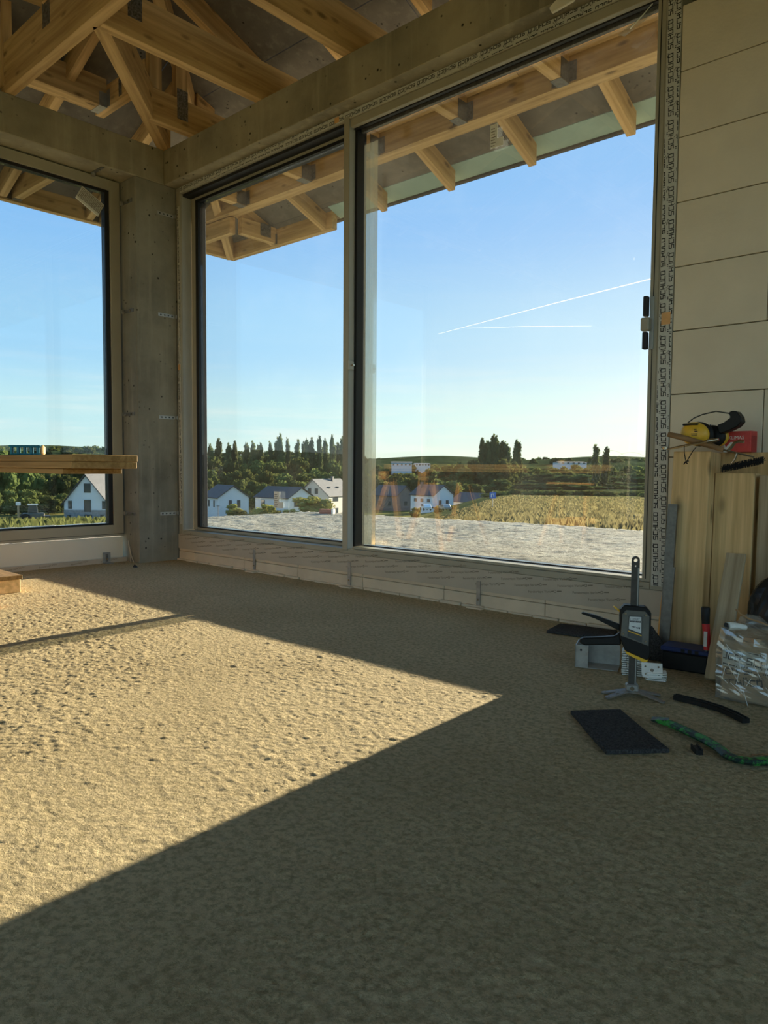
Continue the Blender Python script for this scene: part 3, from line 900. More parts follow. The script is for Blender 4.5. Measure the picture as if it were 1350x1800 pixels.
# front rafters with their tails beyond the trimmer
for i, x in enumerate((-.72, -.04, .66, 1.324, 1.997, 2.681, 3.36, 4.04, 4.72, 5.4, 6.08, 6.76, 7.44, 8.1)):
    yt = max(YR, .1 - x + .05)
    timber('rafter_tail', (x, 1.47, zf(1.47)), (x, .99, zf(.99)), .058, .138, plumb=True)
    if yt < .25: timber('rafter', (x, .34, zf(.34)), (x, yt, zf(yt)), .058, .138, plumb=True)
for y in (.72, .03, -.655, -1.335, -2.02, -2.7, -3.4, -4.1, -4.8, -5.5):
    xt = min(3.4, .1 - y - .05) if y > YR else min(3.4, y - 2 * YR + .1)
    if y < .5: timber('rafter', (-1.345, y, zl(-1.345)), (xt, y, zl(xt)), .058, .138, plumb=True)
timber('hip_rafter', (-1.36, 1.46, zl(-1.36) - .02), (3.4, YR, zl(3.4) - .02), .07, .15, plumb=True)
timber('ridge_beam', (3.3, YR, zf(YR) - .03), (8.5, YR, zf(YR) - .03), .07, .17)
for i, (ya, yb) in enumerate(((.955, .83), (.827, .70))):       # sheathing planks above the trimmer
    for xa, xb in ((-.45, 2.2), (2.205, 5.2), (5.205, 8.5)):
        xa2 = max(xa, .1 - yb + .12)
        mm = frame_mat((xa2, ya, zf(ya) + .105), (1, 0, 0), (0, yb - ya, zf(yb) - zf(ya)))
        L_ = math.hypot(yb - ya, zf(yb) - zf(ya)); MB().box((0, 0, 0), (xb - xa2, L_, -.0 - .028)).obj('sheathing_plank', MT['timber'], rf, matrix=mm)
# timber fascia round the hip corner
timber('fascia_beam', (-1.40, 1.497, 2.702), (.06, 1.497, 2.702), .06, .155)
LF = timber('fascia_beam', (-1.38, -6.4, 2.702), (-1.38, 1.466, 2.702), .06, .155)
for y in (-.555, .145):
    timber('outrigger', (-1.348, y, 2.716), (-.255, y, 2.716), .06, .14)
    plate((-1.3495, y - .085, 2.715), (-1.3475, y - .032, 2.84), LF, 'joist_hanger', 'galv_dark')
    plate((-1.3495, y - .032, 2.7125), (-1.30, y + .032, 2.7155), LF, 'joist_hanger', 'galv_dark')
OR = timber('outrigger', (-.70, 1.08, 2.716), (-.70, 1.463, 2.716), .06, .14)
plate((-.6695, 1.28, 2.75), (-.668, 1.40, 2.86), OR)
plate((-.735, 1.452, 2.712), (-.66, 1.4655, 2.80), OR, 'joist_hanger', 'galv_dark')
timber('outrigger', (-1.345, 1.03, 2.716), (-.74, 1.03, 2.716), .06, .14)
# webs standing on the chords
for (x, y, w_) in ((.33, -.36, .075), (.33, -.172, .075)):
    timber('web_post', (x, y, 3.062), (x + .0001, y, min(zf(y), zl(x)) + .02), w_, .04)
def post(x, y, z0, z1, wx, wy, mat='timber'):
    mm = Matrix.Translation((x, y, z0)) @ Matrix.Rotation(-PI / 2, 4, 'Y')
    return MB().box((0, -wy / 2, -wx / 2), (z1 - z0, wy / 2, wx / 2)).obj('web_post', MT[mat], rf, bevel=.002, matrix=mm)
for o in [o for o in rf.children if o.name.startswith('web_post')]:
    bpy.data.objects.remove(o)
post(.33, -.36, 3.062, 3.50, .05, .085)
post(.33, -.172, 3.062, 3.44, .05, .085)
post(-.03, -1.12, 2.90, 3.40, .06, .06)
post(.575, -1.11, 3.142, 3.62, .06, .085)
timber('web_brace', (.52, -1.11, 3.142), (.02, -1.11, 3.42), .05, .07)
# ------------------------------------------------------------------ outdoors
CX, CY = 4.646, -2.93
DIST = np.array([0, 11, 14, 20, 40, 80, 130, 200, 260, 350, 600, 1000, 1600], dtype=float)
ZL_ = np.array([-.6, -.6, -.6, -.80, -2.2, -5.1, -8.6, -12.5, -12.3, -11.5, .7, 22, 15])
ZM_ = np.array([-.6, -.6, -.6, -1.00, -2.9, -6.1, -9.5, -12.7, -14.4, -15.0, -6.5, 15, 12])
ZR_ = np.array([-.6, -.6, -.5, -.72, -1.6, -3.0, -4.4, -5.9, -7.1, -7.0, -1.7, 14, 10])
YAW0 = math.atan2(Fv.y, Fv.x)
def ground(x, y):
    dx, dy = x - CX, y - CY
    d_ = np.hypot(dx, dy); az = YAW0 - np.arctan2(dy, dx)          # + = to the right
    az = (az + PI) % (2 * PI) - PI
    a = np.interp(d_, DIST, ZL_); b = np.interp(d_, DIST, ZM_); c = np.interp(d_, DIST, ZR_)
    u = np.tan(np.clip(az, -1.3, 1.3))
    s1 = np.clip((u + .36) / .12, 0, 1); s1 = s1 * s1 * (3 - 2 * s1)
    s2 = np.clip((u - .04) / .14, 0, 1); s2 = s2 * s2 * (3 - 2 * s2)
    return (a * (1 - s1) + b * s1) * (1 - s2) + c * s2
ra = np.concatenate([np.linspace(3, 16, 12), np.geomspace(17, 1600, 90)])
aa = np.linspace(-PI, PI, 241)
RR, AA = np.meshgrid(ra, aa, indexing='ij')
GX = CX + RR * np.cos(AA); GY = CY + RR * np.sin(AA)
GZ = ground(GX, GY)
wob = np.sin(GX * .021 + 1) * np.cos(GY * .017) * np.clip((RR - 300) / 700, 0, 1) * 5
GZ = GZ + wob + .12 * np.sin(GX * .9) * np.sin(GY * .8) * np.clip((RR - 16) / 30, 0, 1)
me = grid_mesh('meadow', ra, aa, 0 * RR)
me.vertices.foreach_set('co', np.stack([GX, GY, GZ], -1).astype(np.float32).reshape(-1)); me.update()
me.flip_normals()
tag(mesh_obj('meadow', me, MT['meadow']), 'dry grassy slope falling from the terrace to the wooded hills', kind='structure')

# gravel terrace in front of the window
gx = np.concatenate([np.linspace(-4.6, 9, 340)]); gy = np.concatenate([np.linspace(-9, -.4, 40), np.linspace(-.35, 5.9, 190)])
gh = .016 * (smooth_noise(len(gx), len(gy), 1.6, 21) - .5) + .012 * (smooth_noise(len(gx), len(gy), 5, 22) - .5) - .07
inside = ((gx[:, None] > -.2) & (gy[None, :] < .1))
gh = np.where(inside, -.14, gh)
edge = np.minimum(gx[:, None] + 4.6, 5.9 - gy[None, :])
gh = gh - .55 * np.clip(1 - edge / .06, 0, 1)
gme = grid_mesh('terrace', gx, gy, gh)
co = np.empty(len(gme.vertices) * 3, dtype=np.float32); gme.vertices.foreach_get('co', co); co = co.reshape(-1, 3)
# the front edge runs slightly askew
co[:, 1] += np.where(co[:, 1] > 1, (co[:, 1] - 1) / 4.9 * (.05 - .14 * np.clip(-co[:, 0] / 4.6, 0, 1) * 4), 0)
gme.vertices.foreach_set('co', co.reshape(-1)); gme.update()
tag(mesh_obj('terrace', gme, MT['gravel']), 'flat pale gravel terrace outside the windows', kind='structure')

# grass tufts along the terrace edge and on the slope
def grass(n, rad0, rad1, u0, u1, h0, h1, mat, name, label):
    g = np.random.default_rng(8)
    dd = rad0 * (rad1 / rad0) ** g.random(n); uu = u0 + (u1 - u0) * g.random(n)
    az = YAW0 - np.arctan(uu)
    x = CX + dd * np.cos(az); y = CY + dd * np.sin(az)
    keep = ~((x > -4.75) & (y < 6.15)); x = x[keep]; y = y[keep]; n = len(x)
    z = ground(x, y) - .05
    hh = h0 + (h1 - h0) * g.random(n); ang = g.random(n) * PI
    wv = .008 + .03 * g.random(n) * (1 + dd[keep] / 40)
    lean = (g.random((n, 2)) - .5) * .5
    v = np.empty((n, 5, 3), dtype=np.float32)
    cx_, sx_ = np.cos(ang) * wv, np.sin(ang) * wv
    for i, (a, b, fz) in enumerate(((-1, 0, 0), (1, 0, 0), (1.3, .6, .75), (0, 1, 1.0), (-1.3, .6, .68))):
        v[:, i, 0] = x + a * cx_ + b * lean[:, 0] * hh; v[:, i, 1] = y + a * sx_ + b * lean[:, 1] * hh; v[:, i, 2] = z + fz * hh
    me = bpy.data.meshes.new(name)
    me.from_pydata(v.reshape(-1, 3).tolist(), [], [(5 * i, 5 * i + 1, 5 * i + 2, 5 * i + 3, 5 * i + 4) for i in range(n)])
    return tag(mesh_obj(name, me, mat), label, 'grass', kind='stuff')
grass(42000, 13, 160, .06, .55, .08, .34, foliage('dry_grass', (.20, .175, .075), .5), 'meadow_grass', 'tall dry grass on the slope behind the gravel terrace')
grass(22000, 11, 150, -.75, -.3, .06, .28, foliage('green_grass', (.105, .105, .034)), 'field_grass', 'green and yellow grass in the field beyond the left window')

# ------------------------------------------------------------------ trees
LEAF = {'b': foliage('leaf_broad', (.105, .125, .040)), 'p': foliage('leaf_poplar', (.105, .130, .055)), 'h': foliage('leaf_hedge', (.10, .115, .036)),
        'y': foliage('leaf_yellow', (.27, .26, .07)), 'r': foliage('leaf_red', (.42, .10, .04))}
BARK = plain('bark', (.10, .08, .05), .9)
def crown_mesh(name, kind, seed, leafmat):
    g = np.random.default_rng(seed)
    if kind == 'p':
        nb, nl = 13, 700
        cen = np.stack([(g.random(nb) - .5) * .12, (g.random(nb) - .5) * .12, np.linspace(.12, .93, nb)], -1)
        rad = .05 + .075 * np.sin(np.linspace(.25, 1, nb) * PI * .93); rz = rad * 1.7; size = .030
    elif kind == 'h':
        nb, nl = 8, 700
        cen = np.stack([(g.random(nb) - .5) * .8, (g.random(nb) - .5) * .8, .3 + .25 * g.random(nb)], -1)
        rad = .22 + .12 * g.random(nb); rz = rad; size = .06
    else:
        nb, nl = 15, 1100
        th = g.random(nb) * 2 * PI; rr = .30 * np.sqrt(g.random(nb))
        cen = np.stack([rr * np.cos(th), rr * np.sin(th), .28 + .52 * g.random(nb)], -1)
        cen[0] = (0, 0, .80); cen[1] = (0, 0, .5)
        rad = (.13 + .09 * g.random(nb)) * (1.25 - .55 * cen[:, 2]); rz = rad; size = .042
    V = []; Fc = []
    w_ = rad ** 2; w_ = w_ / w_.sum()
    idx = g.choice(nb, nl, p=w_)
    nrm = g.normal(size=(nl, 3)); nrm /= np.linalg.norm(nrm, axis=1)[:, None]
    pos = cen[idx] + nrm * np.stack([rad[idx], rad[idx], rz[idx]], -1) * (.80 + .28 * g.random(nl))[:, None]
    for i in range(nl):
        n_ = Vector(nrm[i]) + Vector(g.normal(size=3)) * .55; n_.normalize()
        a = n_.orthogonal().normalized(); b = n_.cross(a)
        t_ = g.random() * PI; a, b = a * math.cos(t_) + b * math.sin(t_), b * math.cos(t_) - a * math.sin(t_)
        s_ = size * (.6 + .8 * g.random()); p = Vector(pos[i]); p.z = max(p.z, .02)
        k0 = len(V)
        V += [p - a * s_, p - b * s_ * .7 + n_ * s_ * .2, p + a * s_, p + b * s_ * .8]
        Fc.append((k0, k0 + 1, k0 + 2, k0 + 3))
    # inner mass so that the crown is not see-through
    for j in range(nb):
        b2 = bmesh.new(); bmesh.ops.create_icosphere(b2, subdivisions=1, radius=1.0)
        k0 = len(V)
        V += [Vector(cen[j]) + Vector((v.co.x * rad[j] * .86, v.co.y * rad[j] * .86, v.co.z * rz[j] * .86)) for v in b2.verts]
        b2.verts.index_update()
        Fc += [tuple(k0 + v.index for v in f.verts) for f in b2.faces]; b2.free()
    nleaf = len(Fc)
    for k_ in range(6):
        a0, a1 = 2 * PI * k_ / 6, 2 * PI * (k_ + 1) / 6; r0 = .018
        k0 = len(V)
        V += [Vector((r0 * math.cos(a0), r0 * math.sin(a0), -.03)), Vector((r0 * math.cos(a1), r0 * math.sin(a1), -.03)), Vector((r0 * .5 * math.cos(a1), r0 * .5 * math.sin(a1), .5)), Vector((r0 * .5 * math.cos(a0), r0 * .5 * math.sin(a0), .5))]
        Fc.append((k0, k0 + 1, k0 + 2, k0 + 3))
    me = bpy.data.meshes.new(name); me.from_pydata([tuple(v) for v in V], [], Fc)
    me.materials.append(leafmat); me.materials.append(BARK)
    mi = np.zeros(len(Fc), dtype=np.int32); mi[nleaf:] = 1
    me.polygons.foreach_set('material_index', mi)
    return me
CR = {k: [crown_mesh(n_, k, 30 + i + ord(k), LEAF[k]) for i in range(c)] for k, n_, c in (('b', 'broadleaf_tree', 5), ('p', 'poplar', 3), ('h', 'hedge_bush', 3))}
CR['y'] = [crown_mesh('young_tree', 'b', 90 + i, LEAF['y']) for i in range(2)]
CR['r'] = [crown_mesh('red_shrub', 'h', 95, LEAF['r'])]
def tree(name, kind, x, y, top, w, label, group, i=0, cat='tree', hh=None):
    z0 = float(ground(np.array(x), np.array(y))) - .3
    if hh is None: hh = max(top - z0, 1.5)
    else: z0 = top - hh
    o = bpy.data.objects.new(name, CR[kind][i % len(CR[kind])])
    sw = {'b': 1 / .82, 'y': 1 / .82, 'p': 1 / .27, 'h': 1 / 1.3, 'r': 1 / 1.3}[kind]
    o.matrix_basis = Matrix.Translation((x, y, z0)) @ Matrix.Rotation(i * 1.9, 4, 'Z') @ Matrix.Diagonal((w * sw, w * sw, hh / (.98 if kind != 'h' else .8), 1))
    COL.objects.link(o)
    return tag(o, label, cat, group)
TREES_B = [(-206.9, 114.6, -2.7, 7.5), (-212.1, 122.9, -1.9, 8.3), (-217.4, 131.7, -2.5, 7.7), (-201.5, 127.6, -1.4, 6.8), (-206.9, 136.9, -1.6, 8.4), (-260.2, 143.1, 2.4, 8.5), (-279.9, 161.2, 1.4, 12.9), (-265.5, 160.1, 3.1, 10.1), (-258.7, 163.3, 2.9, 12.6), (-251.6, 166.2, 2.8, 11.8), (-105.9, 285.0, -5.1, 9.9), (-102.2, 302.3, -3.8, 10.5), (-89.4, 293.1, -2.9, 11.6), (-81.3, 297.3, -4.4, 9.0), (-79.3, 324.6, -4.9, 12.2), (-68.8, 319.7, -3.9, 11.8), (-55.9, 299.4, -3.2, 11.4), (-48.6, 303.6, -4.1, 11.7), (-142.8, 388.1, -0.5, 13.4), (-129.3, 391.8, -2.3, 13.0), (-111.7, 380.0, 0.5, 14.2), (-111.3, 426.6, -0.6, 14.5), (-93.4, 410.0, -1.1, 12.3), (-81.8, 415.4, -0.5, 14.6), (-66.5, 398.2, 0.8, 12.5), (-209.5, 59.5, -6.5, 7.2), (-191.2, 57.5, -6.2, 5.5), (-209.7, 67.3, -6.5, 5.1), (-200.9, 66.9, -5.5, 6.1), (-194.2, 67.1, -5.3, 6.8), (-204.0, 76.0, -5.6, 5.1), (-185.3, 72.2, -5.0, 6.4), (-205.9, 83.3, -5.8, 7.2), (-194.7, 82.8, -6.9, 6.3), (-196.6, 87.4, -7.0, 7.2), (-187.3, 88.9, -5.6, 4.9), (-185.1, 90.1, -5.2, 6.0), (-184.4, 93.5, -6.3, 5.3), (-181.3, 98.3, -6.0, 5.7), (-249.4, 70.0, -1.0, 6.7), (-223.1, 66.1, -2.6, 8.6), (-222.1, 68.7, -2.0, 6.1), (-226.0, 73.3, -2.9, 8.6), (-228.0, 79.8, -2.9, 7.4), (-220.9, 80.3, -2.4, 8.5), (-217.5, 83.8, -2.6, 9.1), (-231.4, 91.8, -1.5, 9.6), (-227.9, 95.5, -2.9, 7.4), (-214.5, 94.2, -0.9, 6.5), (-214.5, 99.6, -2.9, 6.2), (-218.4, 107.1, -1.8, 7.0), (-218.1, 110.7, -2.6, 7.7), (-206.4, 107.9, -2.6, 7.6), (-301.7, 87.5, 2.4, 13.4), (-280.0, 85.7, 1.0, 10.2), (-285.0, 91.2, 0.9, 10.5), (-304.3, 106.7, 1.0, 11.3), (-287.0, 104.7, 1.3, 9.9), (-281.8, 108.5, 2.6, 13.1), (-282.7, 117.3, 1.7, 10.2), (-290.5, 123.7, 2.5, 13.1), (-287.3, 130.2, 1.4, 12.2), (-271.5, 130.9, 1.5, 11.7), (-281.8, 141.4, 2.2, 12.2), (-275.1, 145.4, 1.2, 11.5), (-370.1, 108.7, 5.8, 15.4), (-383.8, 123.3, 5.7, 16.9), (-385.2, 131.8, 6.2, 17.3), (-387.8, 141.8, 6.0, 16.6), (-369.1, 147.3, 5.7, 15.0), (-384.5, 158.5, 6.3, 15.3), (-371.4, 165.8, 6.6, 12.9), (-364.7, 173.4, 7.0, 14.5), (-359.9, 180.4, 6.7, 16.4), (-349.5, 181.8, 8.1, 15.6), (-224.7, 66.3, 5.1, 5.2), (-209.5, 64.9, 5.8, 5.1), (-212.2, 68.2, 6.1, 4.9), (-221.5, 74.5, 5.9, 6.7), (-205.8, 71.5, 4.5, 5.8), (-207.7, 75.2, 5.7, 7.0), (-218.7, 82.5, 6.9, 5.3), (-216.7, 85.3, 6.3, 7.8), (-207.1, 138.5, -4.1, 7.8), (-200.5, 137.9, -3.2, 7.3), (-197.3, 143.0, -5.4, 6.7), (-184.0, 138.3, -2.6, 7.0), (-193.0, 149.7, -3.2, 8.4), (-182.1, 146.0, -3.7, 6.2), (-193.5, 163.3, -3.9, 8.8), (-191.5, 166.5, -3.6, 7.4), (-188.8, 169.7, -3.7, 7.4), (-168.7, 157.2, -3.7, 7.1), (-178.3, 173.0, -3.5, 8.3), (-166.1, 165.9, -3.9, 8.2), (-228.1, 151.2, 0.5, 7.9), (-233.8, 161.8, 0.4, 9.6), (-234.9, 167.6, -0.4, 8.2), (-226.3, 168.2, 0.4, 8.9), (-222.4, 169.9, -0.1, 9.0), (-207.9, 166.7, -0.2, 8.1), (-225.9, 186.8, -1.1, 10.2), (-212.3, 180.6, -0.7, 9.8), (-208.7, 187.3, -0.2, 11.3), (-214.4, 198.3, 0.4, 8.6), (-193.0, 185.1, -0.6, 10.5), (-193.5, 194.5, 0.4, 10.5), (-193.5, 202.9, 1.2, 9.8), (-261.3, 173.4, 4.3, 10.6), (-259.5, 181.0, 5.0, 11.7), (-249.9, 181.6, 3.8, 11.0), (-265.4, 201.9, 3.4, 8.7), (-260.1, 205.4, 5.1, 12.9), (-246.4, 202.1, 5.1, 12.2), (-247.1, 208.2, 4.3, 8.9), (-233.3, 207.2, 5.3, 9.6), (-243.0, 221.7, 5.6, 11.8), (-232.5, 225.4, 5.5, 9.6), (-241.7, 242.3, 5.0, 10.5), (-182.5, 189.4, -3.1, 7.1), (-182.0, 196.2, -3.1, 6.6), (-186.3, 209.5, -4.0, 8.0), (-178.0, 208.2, -3.5, 8.3), (-193.6, 206.3, -2.6, 6.9), (-208.2, 228.4, -2.0, 9.4), (-192.3, 224.1, -1.7, 10.7), (-187.6, 227.8, -2.6, 7.5), (-182.1, 228.5, -2.0, 8.6), (-172.4, 231.0, -1.8, 8.0), (-279.6, 292.4, -0.7, 11.0), (-277.4, 303.0, -1.9, 13.4), (-270.4, 315.6, -1.4, 13.6), (-260.1, 313.3, -1.3, 12.0), (-247.4, 318.3, -0.2, 8.8), (-159.9, 209.1, -3.0, 9.8), (-156.5, 214.2, -3.5, 7.4), (-145.9, 210.7, -4.3, 7.0), (-149.8, 225.4, -5.1, 8.1), (-135.1, 214.3, -2.4, 8.8), (-187.0, 251.1, 2.6, 12.3), (-172.8, 242.1, 1.6, 7.8), (-183.8, 270.0, 1.2, 8.5), (-170.3, 256.6, 2.7, 8.1), (-163.8, 257.2, 1.5, 7.9), (-184.1, 255.5, 3.6, 8.7), (-176.8, 256.5, 4.9, 7.9), (-190.3, 284.1, 5.3, 9.8), (-165.5, 261.1, 5.9, 8.7), (-169.0, 274.4, 5.1, 9.4), (-151.5, 247.7, -6.4, 7.9), (-144.3, 243.3, -4.7, 8.9), (-136.8, 246.8, -4.6, 10.0), (-136.5, 255.5, -4.5, 8.9), (-131.1, 259.4, -5.0, 10.5), (-128.6, 273.2, -6.4, 10.9), (-124.9, 280.9, -5.2, 10.6), (-116.0, 280.6, -5.8, 8.8), (-103.6, 265.4, -4.4, 7.5), (-213.7, 343.8, -1.7, 11.8), (-203.6, 343.9, -2.9, 10.2), (-191.5, 340.7, -1.2, 14.6), (-177.1, 342.3, -2.2, 12.1), (-167.9, 336.2, -1.4, 12.6), (-160.0, 344.2, -2.2, 12.4), (-162.0, 360.3, -2.2, 15.2), (-149.2, 359.7, -0.7, 14.9), (-145.2, 367.3, -1.4, 14.2)]
TREES_P = [(-267.8, 184.5, 9.4, 3.0), (-269.6, 190.5, 12.1, 3.0), (-282.1, 204.5, 10.4, 3.5), (-282.5, 208.3, 11.6, 3.2), (-267.0, 203.9, 10.5, 3.0), (-264.9, 205.8, 11.0, 3.2), (-274.3, 215.8, 9.8, 2.6), (-261.7, 208.2, 10.5, 2.8), (-279.3, 227.8, 11.9, 2.8), (-276.3, 229.6, 13.8, 3.3), (-250.1, 210.2, 14.4, 3.0), (-248.4, 212.8, 12.5, 2.5), (-265.1, 233.1, 12.6, 2.8), (-273.9, 245.4, 12.6, 3.2), (-251.4, 227.5, 12.7, 3.3), (-239.0, 218.6, 12.5, 3.0), (-237.5, 222.1, 13.6, 2.5), (-269.3, 256.1, 14.0, 3.4), (-239.8, 232.4, 14.3, 2.5), (-265.9, 261.2, 12.3, 3.4), (-258.6, 257.3, 14.7, 2.8), (-184.5, 273.6, 13.5, 3.6), (-183.0, 274.6, 12.5, 3.8), (-180.7, 276.1, 15.1, 3.2), (-179.4, 277.0, 14.5, 3.3), (-177.7, 278.1, 12.5, 3.7), (-176.8, 278.6, 12.0, 3.1), (-175.3, 279.6, 11.0, 3.0), (-172.4, 281.5, 13.0, 3.2), (-171.3, 282.1, 12.0, 3.0), (-139.8, 293.8, 10.6, 3.1), (-136.0, 295.6, 9.9, 3.1)]
TREES_H = [(-100.6, 155.5, -5.5, 5.4), (-93.2, 147.3, -5.4, 3.9), (-90.6, 152.6, -4.6, 4.9), (-84.4, 148.1, -4.7, 4.3), (-84.1, 151.4, -5.0, 5.4), (-80.3, 151.1, -4.6, 5.8), (-80.0, 159.6, -5.3, 4.8), (-77.1, 158.2, -5.2, 3.9), (-76.3, 163.7, -4.5, 5.9), (-70.1, 158.0, -4.9, 5.2), (-70.0, 168.4, -5.0, 4.8), (-67.0, 165.1, -4.7, 4.3), (-59.4, 156.2, -4.1, 4.3)]
for i, (x, y, t_, w_) in enumerate(TREES_B):
    tree('broadleaf_tree', 'b', x, y, t_, w_ * 1.25, 'dark green broadleaf tree in the wood beyond the houses', 'broadleaf trees of the wood beyond the houses', i)
TREES_F = [(-851.0, 262.0, 21.5, 18.9), (-794.0, 251.0, 18.6, 12.1), (-857.0, 279.0, 22.3, 15.4), (-873.0, 291.0, 21.2, 13.9), (-816.0, 278.0, 20.5, 18.7), (-854.0, 301.0, 22.1, 18.3), (-795.0, 285.0, 20.1, 16.9), (-831.0, 305.0, 22.1, 13.8), (-811.0, 308.0, 22.0, 18.6), (-880.0, 339.0, 23.5, 17.0), (-776.0, 307.0, 19.9, 12.3), (-841.0, 340.0, 22.5, 19.5), (-792.0, 327.0, 22.6, 15.8), (-768.0, 325.0, 21.2, 18.1), (-811.0, 353.0, 22.3, 12.9), (-827.0, 367.0, 22.9, 19.9), (-763.0, 348.0, 21.5, 12.6), (-783.0, 368.0, 21.4, 12.8), (-830.0, 398.0, 24.8, 17.5), (-753.0, 366.0, 21.7, 15.8), (-832.0, 413.0, 25.0, 19.7), (-807.0, 411.0, 24.4, 20.2), (-803.0, 415.0, 23.4, 15.0), (-783.0, 415.0, 24.1, 14.7), (-740.0, 403.0, 24.0, 17.3), (-548.0, 169.0, 7.5, 12.3), (-603.0, 191.0, 8.4, 13.1), (-561.0, 186.0, 8.9, 11.9), (-612.0, 207.0, 9.0, 11.7), (-609.0, 212.0, 10.7, 16.9), (-551.0, 200.0, 7.7, 13.2), (-537.0, 198.0, 9.4, 11.6), (-582.0, 225.0, 10.0, 11.1), (-577.0, 226.0, 10.6, 13.6), (-586.0, 236.0, 10.0, 14.8), (-588.0, 246.0, 9.0, 11.5), (-581.0, 251.0, 9.1, 13.5), (-531.0, 233.0, 9.3, 10.5), (-570.0, 258.0, 9.4, 11.6), (-519.0, 242.0, 9.5, 12.6), (-546.0, 261.0, 10.1, 15.7), (-553.0, 275.0, 11.6, 16.3), (-578.0, 294.0, 10.9, 14.1), (-577.0, 299.0, 10.6, 14.2), (-526.0, 283.0, 9.7, 10.4), (-809.0, 537.0, 20.5, 17.0), (-732.0, 497.0, 19.2, 17.2), (-746.0, 519.0, 18.8, 15.8), (-813.0, 573.0, 21.0, 17.2), (-784.0, 568.0, 22.2, 13.6), (-772.0, 569.0, 22.1, 14.7), (-750.0, 568.0, 21.9, 17.5), (-728.0, 566.0, 21.7, 18.4), (-748.0, 596.0, 19.7, 18.2), (-694.0, 560.0, 20.6, 16.6), (-698.0, 574.0, 21.3, 12.2), (-764.0, 649.0, 22.9, 18.4), (-712.0, 614.0, 21.6, 16.4), (-683.0, 601.0, 20.6, 12.8), (-694.0, 629.0, 22.8, 12.5), (-726.0, 665.0, 23.3, 18.9), (-699.0, 656.0, 23.4, 14.1), (-660.0, 638.0, 19.9, 17.1), (-710.0, 702.0, 22.0, 19.7), (-712.0, 712.0, 24.0, 14.5), (-545.0, 362.0, 10.0, 15.0), (-526.0, 357.0, 10.0, 12.3), (-535.0, 377.0, 10.0, 11.0), (-516.0, 372.0, 10.6, 12.8), (-494.0, 369.0, 9.0, 10.1), (-522.0, 398.0, 10.2, 13.6), (-524.0, 415.0, 9.7, 11.4), (-505.0, 407.0, 11.6, 13.1), (-492.0, 412.0, 10.7, 14.7), (-492.0, 418.0, 9.6, 11.5), (-488.0, 426.0, 11.9, 15.4), (-448.0, 403.0, 10.8, 9.6), (-492.0, 461.0, 10.6, 12.7), (-491.0, 470.0, 12.3, 14.7), (-451.0, 442.0, 11.0, 11.8), (-432.0, 439.0, 9.3, 12.6), (-415.0, 434.0, 11.5, 11.7), (-684.0, 721.0, 13.9, 16.5), (-624.0, 668.0, 13.9, 14.7), (-613.0, 672.0, 13.3, 12.5), (-637.0, 716.0, 13.6, 11.0), (-592.0, 682.0, 13.5, 10.8), (-582.0, 681.0, 13.7, 15.8), (-582.0, 696.0, 13.7, 12.9), (-624.0, 770.0, 14.4, 16.2), (-591.0, 737.0, 14.1, 13.3), (-577.0, 742.0, 13.8, 14.3), (-604.0, 797.0, 16.8, 13.8), (-594.0, 800.0, 14.7, 12.5), (-557.0, 769.0, 15.1, 15.2), (-587.0, 820.0, 17.1, 17.4), (-547.0, 783.0, 14.6, 12.7), (-505.0, 740.0, 15.5, 12.7), (-544.0, 818.0, 14.8, 11.3), (-493.0, 755.0, 14.5, 11.4), (-518.0, 817.0, 15.6, 16.6), (-516.0, 838.0, 16.9, 13.7), (-522.0, 861.0, 17.0, 14.7), (-457.0, 778.0, 14.6, 10.8), (-503.0, 872.0, 17.2, 15.7), (-494.0, 875.0, 17.7, 12.7), (-426.0, 777.0, 15.2, 15.3), (-430.0, 797.0, 15.2, 11.0), (-428.0, 815.0, 16.1, 14.5), (-457.0, 893.0, 16.5, 13.6), (-445.0, 896.0, 17.8, 16.5), (-397.0, 815.0, 16.3, 15.6), (-416.0, 880.0, 16.3, 15.8), (-370.0, 808.0, 14.7, 15.9), (-362.0, 810.0, 15.1, 15.3), (-370.0, 850.0, 14.9, 12.7), (-368.0, 873.0, 17.1, 17.2), (-352.0, 851.0, 16.1, 15.5), (-353.0, 882.0, 17.0, 16.6), (-434.0, 474.0, 3.8, 12.2), (-408.0, 455.0, 1.6, 12.5), (-428.0, 495.0, 2.7, 16.0), (-401.0, 483.0, 4.5, 13.0), (-376.0, 474.0, 1.8, 15.8), (-403.0, 518.0, 4.8, 12.7), (-344.0, 457.0, 2.9, 10.5), (-365.0, 507.0, 4.1, 16.4), (-333.0, 484.0, 3.3, 13.6), (-323.0, 486.0, 2.4, 10.7), (-331.0, 515.0, 3.7, 14.7), (-332.0, 532.0, 3.2, 15.2), (-314.0, 525.0, 3.4, 13.0), (-290.0, 502.0, 2.9, 13.7), (-280.0, 506.0, 3.5, 12.6), (-274.0, 516.0, 3.3, 12.7), (-298.0, 582.0, 5.7, 12.5), (-282.0, 566.0, 2.9, 14.8), (-275.0, 576.0, 5.7, 16.1), (-255.0, 561.0, 4.2, 14.9), (-240.0, 555.0, 5.2, 15.9), (-245.0, 583.0, 4.5, 16.0), (-222.0, 558.0, 3.3, 15.7), (-251.0, 407.0, -0.9, 10.9), (-240.0, 398.0, -0.5, 10.6), (-249.0, 424.0, 0.1, 11.3), (-255.0, 455.0, 0.4, 11.7), (-249.0, 457.0, -0.5, 9.3), (-214.0, 412.0, 0.4, 7.4), (-238.0, 467.0, -1.0, 11.9), (-209.0, 430.0, 0.4, 10.4), (-223.0, 479.0, -0.2, 10.6), (-200.0, 446.0, 0.4, 8.5), (-204.0, 467.0, -1.2, 11.2), (-184.0, 436.0, -0.2, 7.7), (-184.0, 460.0, -0.6, 9.3)]
